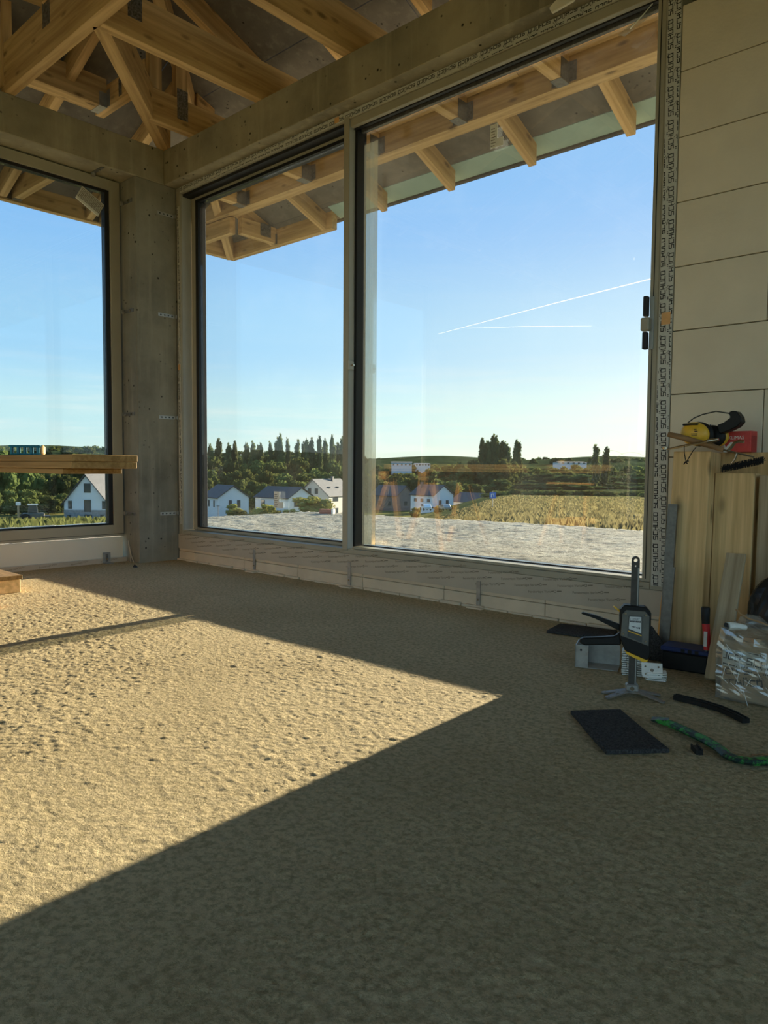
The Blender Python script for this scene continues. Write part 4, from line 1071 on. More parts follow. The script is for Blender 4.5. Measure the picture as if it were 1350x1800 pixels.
for i, (x, y, t_, w_) in enumerate(TREES_F):
    o = tree('hill_tree', 'b', x, y, t_, w_ * 1.2, 'distant tree on the wooded hills at the skyline', 'trees on the distant hills', i, hh=w_ * 1.1)
for i, (x, y, t_, w_) in enumerate(TREES_P):
    tree('poplar', 'p', x, y, t_, w_ * 1.15, 'slender poplar standing above the wood against the sky', 'poplars rising above the wood', i)
for i, (x, y, t_, w_) in enumerate(TREES_H):
    tree('hedge_bush', 'h', x, y, t_, w_ * 1.3, 'low rounded bush in the hedge across the dry meadow', 'bushes of the hedge across the meadow', i, 'bush')

# ------------------------------------------------------------------ houses in the valley
WHITE = plain('white_render', (.78, .78, .75), .8, var=.03, scale=.5)
CREAM_R = plain('cream_render', (.58, .53, .45), .8, var=.05, scale=.5)
BROWN_R = plain('brown_cladding', (.22, .17, .14), .8, var=.1, scale=1)
SLATE = plain('dark_roof_tile', (.055, .055, .060), .7, var=.2, scale=1.2, bmp=.4, bscale=3, bdist=.1)
SLATE2 = plain('grey_roof_tile', (.13, .125, .12), .7, var=.2, scale=1.2, bmp=.4, bscale=3, bdist=.1)
WINF = plain('window_frame_dark', (.06, .06, .065), .5)
WPANE = plain('house_window_pane', (.05, .065, .075), .12, spec=.6)
STONE = plain('grey_stone_base', (.28, .27, .26), .85, var=.3, scale=2.5)
def at(px_u, dep, dist):
    """polar placement round the viewpoint: bearing (tan), metres away"""
    az = YAW0 - math.atan(px_u)
    return CX + dist * math.cos(az), CY + dist * math.sin(az)
def house(label, x, y, zb, ze, zr, w, l, rot, wall, roof, front=(), left=(), right=(), chimney=None, skylights=(), base=None, annex=None):
    c = Vector((CX - x, CY - y))
    rz = math.atan2(c.y, c.x) + PI / 2 + math.radians(rot)
    t = thing('house', label, 'house', (x, y, zb), rz, 'houses in the valley')
    H, R = ze - zb, zr - zb
    # walls with gables
    P = [(-w / 2, -l / 2, -1.5), (w / 2, -l / 2, -1.5), (w / 2, l / 2, -1.5), (-w / 2, l / 2, -1.5), (-w / 2, -l / 2, H), (w / 2, -l / 2, H), (w / 2, l / 2, H), (-w / 2, l / 2, H), (0, -l / 2, R - .12), (0, l / 2, R - .12)]
    MB().hull(P, [(0, 3, 2, 1), (0, 1, 5, 8, 4), (2, 3, 7, 9, 6), (1, 2, 6, 5), (3, 0, 4, 7), (4, 8, 9, 7), (8, 5, 6, 9)]).obj('walls', wall, t, True)
    sl = (R - H) / (w / 2); ov = .45; oe = .4
    for s_ in (-1, 1):
        x1 = s_ * (w / 2 + oe); z1 = H - sl * oe
        k = MB()
        k.hull([(0, -l / 2 - ov, R), (0, l / 2 + ov, R), (x1, l / 2 + ov, z1), (x1, -l / 2 - ov, z1), (0, -l / 2 - ov, R + .25), (0, l / 2 + ov, R + .25), (x1, l / 2 + ov, z1 + .22), (x1, -l / 2 - ov, z1 + .22)],
               [(0, 1, 2, 3), (4, 7, 6, 5), (0, 3, 7, 4), (1, 5, 6, 2), (2, 6, 7, 3), (0, 4, 5, 1)])
        ro = k.obj('roof_slope', roof, t, True)
        for (ss, v, q) in skylights:
            if ss == s_:
                cx_ = x1 * q; cz = R + (z1 - R) * q + .27
                MB().box((cx_ - .5, v - .4, cz - .45 * sl), (cx_ + .5, v + .4, cz + .1)).obj('skylight', WPANE, ro, True)
    if chimney:
        MB().box((chimney[0] - .35, chimney[1] - .35, R - 1), (chimney[0] + .35, chimney[1] + .35, R + .9)).box((chimney[0] - .42, chimney[1] - .42, R + .8), (chimney[0] + .42, chimney[1] + .42, R + .95)).obj('chimney', SLATE2, t, True)
    def win(face, u, z, ww, hh):
        d_ = .06
        if face == 'f': lo, hi = (u - ww / 2, -l / 2 - d_, z), (u + ww / 2, -l / 2 + .02, z + hh); g0, g1 = (u - ww / 2 + .12, -l / 2 - d_ - .02, z + .12), (u + ww / 2 - .12, -l / 2 - d_ + .01, z + hh - .12)
        elif face == 'l': lo, hi = (-w / 2 - d_, u - ww / 2, z), (-w / 2 + .02, u + ww / 2, z + hh); g0, g1 = (-w / 2 - d_ - .02, u - ww / 2 + .12, z + .12), (-w / 2 - d_ + .01, u + ww / 2 - .12, z + hh - .12)
        else: lo, hi = (w / 2 - .02, u - ww / 2, z), (w / 2 + d_, u + ww / 2, z + hh); g0, g1 = (w / 2 + d_ - .01, u - ww / 2 + .12, z + .12), (w / 2 + d_ + .02, u + ww / 2 - .12, z + hh - .12)
        o = MB().box(lo, hi).obj('window', WINF, t, True)
        MB().box(g0, g1).obj('pane', WPANE, o, True)
    for f_, L_ in (('f', front), ('l', left), ('r', right)):
        for q in L_: win(f_, *q)
    if base:
        MB().box((-w / 2 - .04, -l / 2 - .04, -1.4), (w / 2 + .04, l / 2 + .04, base)).obj('stone_storey', STONE, t, True)
    if annex:
        MB().box(*annex).obj('annex_walls', wall, t, True)
        lo, hi = annex
        MB().box((lo[0] - .2, lo[1] - .2, hi[2]), (hi[0] + .2, hi[1] + .2, hi[2] + .25)).obj('annex_roof', roof, t, True)
    return t
def px(u): return (u - 675) / 1285.3
def hp_(u, d): return at(px(u), 0, d)
x, y = hp_(396, 200)
house('white gabled house nearest the concrete column, two narrow windows in its gable', x, y, -13.2, -7.3, -4.4, 8.4, 12, 20, WHITE, SLATE,
      front=[(-.9, 3.2, .9, 2), (1.4, 3.2, .9, 2), (-.4, .1, 2.6, 1.6)], left=[(-3, 3.3, 1.0, 1.8), (1, 3.3, 1, 1.8)])
x, y = hp_(500, 205)
house('long white house with a dark roof and square windows, beside the conical yellow tree', x, y, -13.4, -7.6, -4.9, 9.6, 13.5, 42, WHITE, SLATE,
      front=[(-1.8, 3.4, 1.8, 1.5), (2.2, 3.4, 1.5, 1.5), (-1.8, .4, 1.6, 1.6), (2.2, .4, 1.6, 1.6)], left=[(3.5, 3.2, 1.6, 1.9), (-3, .6, 2.2, 1.8)])
x, y = hp_(574, 232)
house('large pale house with grey skylit roof just left of the meeting stile', x, y, -15, -7.9, -3.1, 11.5, 16, -32, CREAM_R, SLATE2,
      front=[(-1.2, 7.6, 1.2, 1.7), (1.3, 7.6, 1.2, 1.7), (-2.5, 3.2, 1.4, 1.6)], right=[(-4, 5.2, 3, 1.8), (3, 5.2, 2, 1.8), (-4, 1.5, 3, 1.8)], chimney=(.8, 2), skylights=[(1, -4, .5), (1, 1, .5)])
x, y = hp_(690, 262)
house('brown house with dark roof right of the meeting stile', x, y, -16, -9.0, -5.7, 9, 13, 45, BROWN_R, SLATE, front=[(0, 3.5, 1.5, 1.5)], left=[(-3, 3.5, 1.5, 1.5), (2, 3.5, 1.5, 1.5)])
x, y = hp_(759, 232)
house('white house with a chimney and a low wing, cars in front', x, y, -14, -7.6, -4.7, 8.6, 10.5, 44, WHITE, SLATE,
      front=[(-1.5, 3.3, 1.2, 1.5), (1.6, 3.3, 1.2, 1.5)], left=[(-3, 4.2, 1.3, 1.0), (0, 4.2, 1.3, 1.0), (3, 4.2, 1.3, 1.0)], chimney=(-1.2, 3.4), annex=((-6.5, -7.5, -1), (2.5, -4, 2.6)))
x, y = hp_(832, 242)
house('low white house with a steep gable behind the dry meadow', x, y, -15, -10.1, -7.4, 8.6, 13, 38, WHITE, SLATE, front=[(0, 2.2, 1.2, 1.4)], left=[(-2, 2.2, 3.5, 1.4)])
x, y = hp_(940, 350)
house('small distant house with dark roof among the trees', x, y, -13.5, -10.5, -7.6, 9.5, 12, 30, WHITE, SLATE, front=[(0, 1, 1.4, 1.4)])
x, y = hp_(174, 160)
house('white gabled house with a grey stone ground floor, seen through the left window', x, y, -11, -6.6, -1.2, 8.8, 12, -24, WHITE, SLATE,
      front=[(.3, 6.4, 1.4, 1.8), (-3.2, 3.2, .8, 1.6), (.3, 2.6, 1.4, 2.4), (3.6, 3.2, .8, 1.6), (-3.4, .7, .7, 1.3), (.4, .7, 1.5, 1.4), (3.2, .7, .8, 1.4)], base=3.0)
# young trees between the houses
for i, (u, t_, w_, d_) in enumerate(((411, -8.3, 5.5, 185), (420, -9.5, 3.5, 180), (465, -8.4, 6.5, 185), (478, -10, 4, 182), (514, -9.4, 4.5, 180), (445, -11.2, 5, 184), (730, -9.6, 3.6, 195), (771, -9.2, 3.0, 195), (795, -9.8, 3.4, 200))):
    x, y = hp_(u, d_); tree('young_tree', 'y', x, y, t_, w_, 'small yellow green street tree in front of the white houses', 'street trees before the houses', i)
x, y = hp_(549, 185); tree('conical_tree', 'y', x, y, -6.6, 10.0, 'broad cone-shaped yellow green tree before the large pale house', None, 1)
for i, (u, w_) in enumerate(((424, 7), (437, 8), (452, 6))):
    x, y = hp_(u, 178); tree('red_shrub', 'r', x, y, -11.2, w_ * .6, 'red leaved shrub at the edge of the village street', 'red shrubs by the street', i, 'bush')

# cars, lamp, sign, machine
def car(u, d_, label, mat):
    x, y = hp_(u, d_); z = -.048 * d_ - .9
    t = thing('car', label, 'car', (x, y, z), YAW0 + .25)
    MB().prism([(-2.1, .35), (2.1, .35), (2.15, .8), (1.2, .95), (.6, 1.45), (-1.1, 1.5), (-1.9, .95), (-2.15, .85)], 1.7, frame_mat((0, .85, 0), (1, 0, 0), (0, 0, 1))).obj('body', mat, t, True, bevel=.08)
    MB().prism([(-1.0, 1.0), (1.0, 1.0), (.55, 1.4), (-1.0, 1.43)], 1.74, frame_mat((0, .87, 0), (1, 0, 0), (0, 0, 1))).obj('side_windows', WPANE, t, True)
    for sx_ in (-1.3, 1.3):
        for sy_ in (-.8, .8): MB().tube([(sx_, sy_ - .1, .32), (sx_, sy_ + .1, .32)], .32, 12).obj('wheel', MT['black'], t, True)
car(748, 170, 'white car parked before the house with the chimney', WHITE)
car(782, 172, 'silver grey car parked nearest the street trees', MT['galv'])
x, y = hp_(383, 175)
t = thing('street_lamp', 'thin street lamp with a flat head in front of the white gabled house', 'street lamp', (x, y, -12.5))
MB().tube([(0, 0, -.5), (0, 0, 4.0)], .07, 8).obj('pole', WINF, t, True)
MB().box((-.45, -.18, 3.95), (.45, .18, 4.1)).obj('lamp_head', WINF, t, True, bevel=.03)
x, y = hp_(866, 60)
zg = float(ground(np.array(x), np.array(y)))
t = thing('road_sign', 'square blue sign on a post in the dry meadow', 'sign', (x, y, zg), YAW0 - PI / 2)
MB().tube([(0, 0, -.2), (0, 0, 1.45)], .03, 8).obj('post', MT['galv'], t, True)
sg = MB().box((-.26, -.05, .85), (.26, -.035, 1.35)).obj('sign_panel', plain('sign_blue', (.03, .16, .55), .5), t, True, bevel=.004)
k = MB(); k.box((-.15, -.054, .95), (-.07, -.051, 1.25)); k.box((-.15, -.054, 1.17), (.12, -.051, 1.25)); k.box((.05, -.054, 1.0), (.12, -.051, 1.2))
k.obj('white_symbol', MT['paper'], sg, True)
x, y = hp_(58, 75)
zg = float(ground(np.array(x), np.array(y)))
t = thing('loader_tractor', 'grey machine with a glazed cab parked in the field', 'tractor', (x, y, zg), YAW0 - PI / 2 + .5)
MB().box((-.9, -.5, .45), (.9, .5, 1.0)).obj('chassis', MT['mid_grey'], t, True, bevel=.08)
MB().prism([(-.5, 1.0), (.35, 1.0), (.25, 1.75), (-.42, 1.75)], .9, frame_mat((0, .45, 0), (1, 0, 0), (0, 0, 1))).obj('cab', WPANE, t, True, bevel=.03)
MB().box((-.5, -.5, 1.74), (.35, .5, 1.83)).obj('cab_roof', MT['light_grey'], t, True)
for sx_, r_ in ((-.75, .5), (.8, .36)):
    for sy_ in (-.6, .6): MB().tube([(sx_, sy_ - .14, r_), (sx_, sy_ + .14, r_)], r_, 14).obj('wheel', MT['black'], t, True)
MB().box((.9, -.45, .3), (1.35, .45, .75)).obj('bucket', MT['dark_grey'], t, True)
x, y = hp_(31, 42)
zg = float(ground(np.array(x), np.array(y)))
t = thing('marker_post', 'white capped marker post in the field seen through the left window', 'post', (x, y, zg))
MB().box((-.04, -.04, -.2), (.04, .04, .95)).obj('stake', MT['timber_grey'], t, True)
MB().box((-.09, -.09, .95), (.09, .09, 1.12)).obj('cap', WHITE, t, True)
# industrial sheds on the plain and red box on the terrace rim
IND = plain('shed_cladding', (.60, .62, .62), .6, var=.05, scale=.1)
for i, (u, d_, w_, h_, lab) in enumerate(((705, 620, 17, 3.2, 'pale industrial shed far off, directly right of the meeting stile'), (740, 640, 13, 2.2, 'low white shed on the plain beside the industrial shed'), (1000, 700, 26, 2.0, 'long grey warehouse on the skyline under the clouds'))):
    x, y = hp_(u, d_); zg = float(ground(np.array(x), np.array(y)))
    t = thing('industrial_shed', lab, 'building', (x, y, 2.0 if i < 2 else 5.0), YAW0 - PI / 2 + .1 * i)
    MB().box((-w_ / 2, -8, -8), (w_ / 2, 8, h_)).obj('walls', IND, t, True)
    MB().hull([(-w_ / 2 - .5, -8.5, h_), (w_ / 2 + .5, -8.5, h_), (w_ / 2 + .5, 8.5, h_), (-w_ / 2 - .5, 8.5, h_), (-w_ / 2 - .5, 0, h_ + 1), (w_ / 2 + .5, 0, h_ + 1)], [(0, 3, 2, 1), (0, 1, 5, 4), (3, 4, 5, 2), (0, 4, 3), (1, 2, 5)]).obj('roof', SLATE2, t, True)
    for j in range(5): MB().box((-w_ / 2 + w_ * (j + .3) / 5, -8.1, 1), (-w_ / 2 + w_ * (j + .7) / 5, -7.95, 2.2)).obj('window', WPANE, t, True)
t = thing('brick', 'single red brick with a white end lying on the terrace rim', 'brick', (-3.93, 5.20, -.07), .5)
MB().box((-.11, -.055, 0), (.09, .055, .075)).obj('body', plain('red_brick', (.40, .13, .08), .9, bmp=.3), t, True, bevel=.004)
MB().box((.09, -.055, 0), (.125, .055, .085)).obj('white_end', MT['paper'], t, True, bevel=.003)
# vapour trails high in the sky
TRAIL = bpy.data.materials.new('vapour'); TRAIL.use_nodes = True
_n = TRAIL.node_tree; _n.nodes.clear()
_t = N(_n, 'ShaderNodeBsdfTranslucent'); _t.inputs[0].default_value = (.40, .42, .46, 1)
_d = N(_n, 'ShaderNodeBsdfTransparent')
_m = N(_n, 'ShaderNodeMixShader'); _m.inputs[0].default_value = .4
_n.links.new(_d.outputs[0], _m.inputs[1]); _n.links.new(_t.outputs[0], _m.inputs[2])
_o = N(_n, 'ShaderNodeOutputMaterial'); _n.links.new(_m.outputs[0], _o.inputs[0])
def trail(label, pts, r):
    k = MB(); k.tube(pts, r, 6)
    tag(k.obj('contrail', TRAIL), label, 'contrail')
trail('long white aircraft contrail climbing to the right', [(-1812, 2324, 534), (-1455, 2541, 632), (-1107, 2693, 706), (-700, 2830, 790)], [.9, 1.7, 2.3, 3])
trail('short faint contrail lying level under the long one', [(-1720, 2388, 555), (-1536, 2510, 557), (-1312, 2636, 550)], [.5, 1.3, .5])
# ------------------------------------------------------------------ timbers and tools against the block wall
def leaning(name, label, cat, base, top, w, t, mat, wdir=(1, 0, 0), group=None, bevel=.002):
    """plank standing on the floor: base/top = centre of the front face's ends, w along wdir, t backwards"""
    b = Vector(base); tp = Vector(top); x = (tp - b); L = x.length; x.normalize()
    wv = Vector(wdir); wv = (wv - x * wv.dot(x)).normalized(); n_ = x.cross(wv)      # n_ points to the room
    if n_.y > 0: n_ = -n_
    mm = Matrix.Identity(4)
    for i in range(3): mm[i][0] = x[i]; mm[i][1] = wv[i]; mm[i][2] = (x.cross(wv))[i]; mm[i][3] = b[i]
    sgn = 1 if (x.cross(wv)).y > 0 else -1
    k = MB().box((0, -w / 2, 0 if sgn > 0 else -t), (L, w / 2, t if sgn > 0 else 0))
    o = k.obj(name, MT[mat], None, bevel=bevel, matrix=mm)
    tag(o, label, cat, group)
    return o
leaning('timber_offcut', 'thick planed timber at the left of the pile, ear defenders lying on its top', 'timber', (3.687, -.238, .001), (3.689, -.200, .744), .132, .115, 'timber_pale')
leaning('timber_offcut', 'slightly shorter planed timber in the middle of the pile with a brush on its top', 'timber', (3.822, -.165, .001), (3.824, -.150, .667), .134, .07, 'timber_pale')
leaning('timber_offcut', 'timber right at the wall carrying the red carton', 'timber', (3.86, -.078, .001), (3.86, -.072, .742), .235, .06, 'timber')
leaning('timber_batten', 'narrow orange batten at the far left of the pile beside the taped frame', 'timber', (3.562, -.125, .001), (3.602, -.072, .745), .024, .04, 'timber_orange')
leaning('timber_offcut', 'grey brown board at the right end of the pile behind the black bag', 'timber', (3.935, -.16, .001), (3.935, -.15, .66), .06, .05, 'timber_grey')
leaning('plank', 'short weathered plank leaning steeply in front of the pile with a ragged lower edge', 'plank', (3.895, -.520, .012), (3.868, -.255, .392), .062, .018, 'timber_grey', (1, .1, 0))
# steel channels
def channel(name, label, base, top, w, d, mat):
    b = Vector(base); tp = Vector(top); x = (tp - b).normalized()
    wv = Vector((1, .15, 0)); wv = (wv - x * wv.dot(x)).normalized(); n_ = wv.cross(x)
    mm = Matrix.Identity(4)
    for i in range(3): mm[i][0] = wv[i]; mm[i][1] = n_[i]; mm[i][2] = x[i]; mm[i][3] = b[i]
    t_ = .003; L = (tp - b).length
    o = MB().prism([(-w / 2, 0), (-w / 2, -d), (-w / 2 + t_, -d), (-w / 2 + t_, -t_), (w / 2 - t_, -t_), (w / 2 - t_, -d), (w / 2, -d), (w / 2, 0)], L, mm).obj(name, MT[mat])
    return tag(o, label, 'steel channel')
channel('steel_channel', 'long shiny steel channel leaning on the thick timber', (3.640, -.292, .002), (3.642, -.243, .552), .032, .02, 'channel_steel')
channel('steel_channel', 'short dull galvanised channel standing in front of the shiny one', (3.660, -.335, .002), (3.662, -.300, .328), .03, .014, 'channel_steel')

# ear defenders
t = thing('ear_defenders', 'yellow ear defenders with a black headband on top of the timbers', 'ear defenders', (3.705, -.20, .77))
def ellip(name, c, r, mat, parent, rot=None, seg=20, smooth=True):
    bm = bmesh.new(); bmesh.ops.create_uvsphere(bm, u_segments=seg, v_segments=12, radius=1)
    mm = Matrix.Translation(c) @ (rot or Matrix.Identity(4)) @ Matrix.Diagonal((*r, 1))
    bmesh.ops.transform(bm, matrix=mm, verts=list(bm.verts))
    me = bpy.data.meshes.new(name); bm.to_mesh(me); bm.free()
    me.polygons.foreach_set('use_smooth', [True] * len(me.polygons))
    return mesh_obj(name, me, mat, parent)
rt = Matrix.Rotation(math.radians(14), 4, 'Y')
cup = ellip('ear_cup', (3.706, -.225, .806), (.052, .026, .042), MT['yellow'], t, rt)
ellip('ear_cushion', (3.712, -.198, .806), (.054, .018, .044), MT['black'], t, rt)
ellip('ear_cushion', (3.742, -.150, .800), (.048, .016, .04), MT['black'], t, rt)
ellip('ear_cup', (3.748, -.128, .800), (.046, .022, .038), MT['yellow'], t, rt)
k = MB()
for (x_, z_, w_, h_) in ((.012, .018, .008, .003), (.014, .012, .010, .003), (.002, .004, .022, .0022), (.004, -.001, .018, .0015), (-.02, -.008, .006, .006), (-.011, -.009, .005, .006), (-.003, -.010, .012, .0015)):
    k.box((3.700 + x_, -.2535, .800 + z_), (3.700 + x_ + w_, -.2500, .800 + z_ + h_))
k.obj('printed_lettering', MT['ink'], cup)
MB().box((3.668, -.245, .836), (3.722, -.232, .843), None).obj('cup_clip', MT['black'], t, bevel=.002)
MB().tube([(3.685, -.24, .845), (3.705, -.235, .862), (3.730, -.225, .874), (3.765, -.19, .886), (3.795, -.165, .880), (3.812, -.15, .876)], .0022, 8).obj('wire_arm', MT['bar_steel'], t, smooth=True)
MB().tube([(3.735, -.155, .842), (3.745, -.152, .828), (3.757, -.15, .834), (3.772, -.148, .838)], .0022, 8).obj('wire_arm', MT['chrome'], t, smooth=True)
# padded headband
MB().prism([(3.768, .838), (3.790, .846), (3.812, .862), (3.806, .880), (3.815, .886), (3.832, .884), (3.846, .864), (3.850, .846), (3.836, .830), (3.812, .818), (3.778, .806)], .05,
           frame_mat((0, -.135, 0), (1, 0, 0), (0, 0, 1))).obj('headband_pad', MT['black'], t, bevel=.003)

# red screw carton
t = thing('screw_carton', 'small red and white screw carton beside the ear defenders', 'carton', (3.82, -.09, .7425), math.radians(-8))
bd = MB().box((-.047, -.022, 0), (.047, .03, .075)).obj('box', MT['red_card'], t, True, bevel=.001)
MB().prism([(-.047, .0), (-.036, 0), (-.016, .022), (-.016, .036), (-.024, .036), (-.040, .018), (-.047, .03)], .0006, frame_mat((0, -.0222, 0), (1, 0, 0), (0, 0, 1))).obj('white_chevron', MT['paper'], bd, True)
MB().prism([(-.047, .045), (-.040, .045), (-.030, .060), (-.047, .066)], .0006, frame_mat((0, -.0222, 0), (1, 0, 0), (0, 0, 1))).obj('white_chevron', MT['paper'], bd, True)
k = MB(); merge_mesh(k, text_mesh('KLIMAS', .0175), frame_mat((-.033, -.0232, .046), (1, 0, 0), (0, 0, 1)))
k.obj('printed_lettering', MT['paper'], bd, True)
MB().box((.0471, -.016, .0), (.0478, .024, .058)).obj('side_print', plain('dark_red_print', (.40, .03, .03), .5), bd, True)

# wire brush with wooden handle
t = thing('wire_brush', 'wooden handled wire brush with black bristles lying across the timbers', 'brush', (3.77, -.235, .75))
MB().tube([(3.626, -.265, .805), (3.66, -.262, .797), (3.71, -.256, .781), (3.765, -.25, .764), (3.812, -.245, .747)], [.0095, .011, .0105, .011, .008], 10).obj('handle', MT['handle_wood'], t, smooth=True)
MB().tube([(3.812, -.245, .747), (3.867, -.235, .733), (3.905, -.22, .722)], .0032, 8).obj('wire_shaft', MT['chrome'], t, smooth=True)
MB().tube([(3.855, -.237, .735), (3.848, -.235, .715), (3.836, -.23, .70)], .0032, 8).obj('wire_shaft', MT['chrome'], t, smooth=True)
k = MB()
a0, b0 = Vector((3.795, -.195, .682)), Vector((3.925, -.185, .712))
for i in range(46):
    f_ = i / 45; c = a0.lerp(b0, f_)
    for j in range(8):
        an = 2 * PI * j / 8 + i * .4
        k.bar(c, c + Vector((random.uniform(-.003, .003), math.cos(an) * .015, math.sin(an) * .014)), .0016, .0016)
k.bar(a0, b0, .012, .012)
k.obj('bristles', MT['bristle'], t)
# ratchet spanner, hex key, cord
t = thing('ratchet_spanner', 'chrome ratchet spanner lying on the edge of the thick timber', 'spanner', (3.71, -.27, .75))
MB().tube([(3.628, -.275, .7505), (3.66, -.275, .757), (3.71, -.272, .767), (3.765, -.268, .777)], [.0035, .0045, .0045, .006], 8).obj('shaft', MT['chrome'], t, smooth=True)
MB().tube([(3.765, -.268, .777), (3.78, -.267, .779), (3.802, -.266, .783)], [.008, .007, .006], 10).obj('socket', MT['chrome'], t, smooth=True)
MB().prism(circle(0, 0, .011, 14), .007, frame_mat((3.622, -.28, .7515), (1, .2, .1), (0, 1, .1)), [circle(0, 0, .006, 10)]).obj('ring_end', MT['chrome'], t)
t = MB().tube([(3.822, -.235, .741), (3.838, -.237, .760), (3.846, -.238, .772), (3.858, -.238, .776), (3.876, -.238, .774)], .0055, 6).obj('hex_key', MT['chrome'], smooth=True)
tag(t, 'bent chrome hex key standing up in front of the red carton', 'hex key')
t = MB().tube([(3.697, -.300, .762), (3.699, -.302, .735), (3.704, -.303, .712), (3.708, -.305, .704), (3.716, -.303, .720), (3.727, -.301, .742), (3.735, -.29, .757)], .0016, 6).tube([(3.699, -.304, .696), (3.706, -.306, .706), (3.716, -.304, .708)], .0022, 6).tube([(3.712, -.304, .699), (3.704, -.305, .704)], .0022, 6).obj('cord_loop', MT['black'], smooth=True)
tag(t, 'thin black cord loop hanging over the thick timber', 'cord')
tg = MB().tube([(3.578, -.02, .71), (3.592, -.03, .71), (3.592, -.03, .728), (3.578, -.02, .728)], .003, 6).obj('wall_hook', MT['chrome'], smooth=True)
tag(tg, 'small bent steel hook between the taped frame and the batten', 'hook')

# screwdriver
t = thing('screwdriver', 'screwdriver with a red and black grip standing point down beside the blue box', 'screwdriver', (3.838, -.435, .0))
MB().tube([(3.834, -.432, .168), (3.832, -.431, .19), (3.831, -.430, .219), (3.831, -.430, .223)], [.0125, .0135, .0145, .012], 12).obj('grip_cap', MT['black'], t, smooth=True)
gr = MB().tube([(3.842, -.436, .082), (3.839, -.434, .13), (3.834, -.432, .168)], [.0105, .0115, .0125], 12).obj('grip', MT['red'], t, smooth=True)
MB().box((3.834, -.4495, .095), (3.845, -.4470, .145)).obj('grip_label', MT['light_grey'], gr)
MB().tube([(3.838, -.438, .001), (3.8385, -.437, .03), (3.84, -.4365, .082)], [.0025, .0045, .0045], 8).obj('shank', MT['chrome'], t, smooth=True)

# blue black box under the timbers
t = thing('plastic_case', 'low dark plastic case with a navy lid strip at the foot of the timbers', 'case', (3.77, -.41, 0), math.radians(6))
MB().box((-.075, -.045, 0), (.075, .05, .062)).obj('body', MT['black'], t, True, bevel=.005)
l_ = MB().box((-.077, -.047, .062), (.077, .052, .078)).obj('lid', MT['blue'], t, True, bevel=.003)
for i in range(3): MB().box((-.01 + i * .022, -.0485, .064), (.002 + i * .022, -.047, .076)).obj('clip', MT['black'], l_, True)
# ------------------------------------------------------------------ lifting clamp
t = thing('lifting_clamp', 'black and grey hand lifting clamp standing upright on its forked foot', 'lifting tool', (3.752, -.824, 0), math.radians(28))
q = 1 / 565.0
def C(*pts): return [((a - 1110) * q, (1220 - b) * q) for a, b in pts]
def vert(y): return frame_mat((0, y, 0), (1, 0, 0), (0, 0, 1))          # local z of the prism points to -y
top = C((1113, 1066), (1113, 985))[1][1]
bw = .0115
outl = [(-bw + .003, .012), (bw + .003, .012)] + [(.003 + .0115 * math.cos(a), .408 + .0115 * math.sin(a)) for a in np.linspace(0, PI, 9)]
outl = [(x + .0012 * 0, y) for x, y in outl]
br = MB().prism(outl, .009, vert(.0045), [circle(.003, .407, .0055, 12), circle(.003, .390, .0025, 8)]).obj('bar', MT['bar_steel'], t, True)
MB().box((.0095, -.0052, .02), (.0125, -.0046, .385)).obj('bright_edge', MT['galv'], br, True)
hs = C((1088, 1074), (1095, 1065), (1130, 1067), (1138, 1076), (1138, 1148), (1134, 1157), (1118, 1151), (1098, 1143), (1089, 1122))
MB().prism(hs, .036, vert(.018)).obj('housing', MT['black'], t, True, bevel=.003)
pl_ = MB().prism(C((1092, 1080), (1098, 1073), (1128, 1074), (1135, 1082), (1135, 1132), (1090, 1117)), .003, vert(-.0181)).obj('cover_plate', MT['mid_grey'], t, True, bevel=.001)
lb = MB().prism(C((1102, 1082), (1123, 1082), (1124, 1126), (1101, 1118)), .0015, vert(-.0212)).obj('badge', MT['dark_grey'], pl_, True)
b2 = MB().prism(C((1103.5, 1083.5), (1122, 1083.5), (1122.5, 1111), (1102.5, 1104)), .0008, vert(-.0228)).obj('badge_label', MT['light_grey'], pl_, True)
k = MB()
for tx, sz, u_, v_ in (('STANLEY', .0068, 1103.8, 1088.5),):
    (ox, oz), = C((u_, v_)); merge_mesh(k, text_mesh(tx, sz), frame_mat((ox, -.0239, oz), (1, 0, 0), (0, 0, 1)))
for i in range(9): (ox, oz), = C((1103.9 + i * 1.95, 1093)); k.box((ox, -.0239, oz), (ox + .0026, -.0234, oz + .0052))
for i in range(6): (ox, oz), = C((1107 + i * 2.4, 1101 + .5 * i)); k.box((ox, -.0239, oz), (ox + .0024, -.0234, oz + .003 + .001 * (i % 3)))
k.obj('printed_lettering', MT['ink'], pl_, True)
MB().prism(C((1102, 1107), (1123, 1114), (1123, 1115.5), (1102, 1108.5)), .0010, vert(-.0230)).obj('yellow_stripe', MT['yellow'], pl_, True)
for u_, v_ in ((1097, 1079), (1129, 1080), (1094, 1113), (1130, 1124)):
    (ox, oz), = C((u_, v_)); MB().tube([(ox, -.0212, oz), (ox, -.0235, oz)], .0032, 8).obj('rivet', MT['chrome'], pl_, True)
MB().prism(C((1097, 1142), (1118, 1150), (1134, 1156), (1136, 1153), (1134, 1160), (1128, 1161), (1101, 1149)), .03, vert(.015)).obj('yellow_lip', MT['yellow'], t, True, bevel=.002)
MB().prism(C((1089, 1100), (1072, 1094), (1050, 1086.5), (1028, 1082.5), (1025, 1085), (1048, 1092), (1068, 1101), (1089, 1111)), .016, vert(.008)).obj('upper_lever', MT['black'], t, True, bevel=.002)
MB().prism(C((1090, 1112), (1082, 1120), (1060, 1123), (1030, 1126), (1023, 1130), (1024, 1136), (1034, 1139), (1065, 1136), (1092, 1135)), .022, vert(.011)).obj('lower_handle', MT['black'], t, True, bevel=.004)
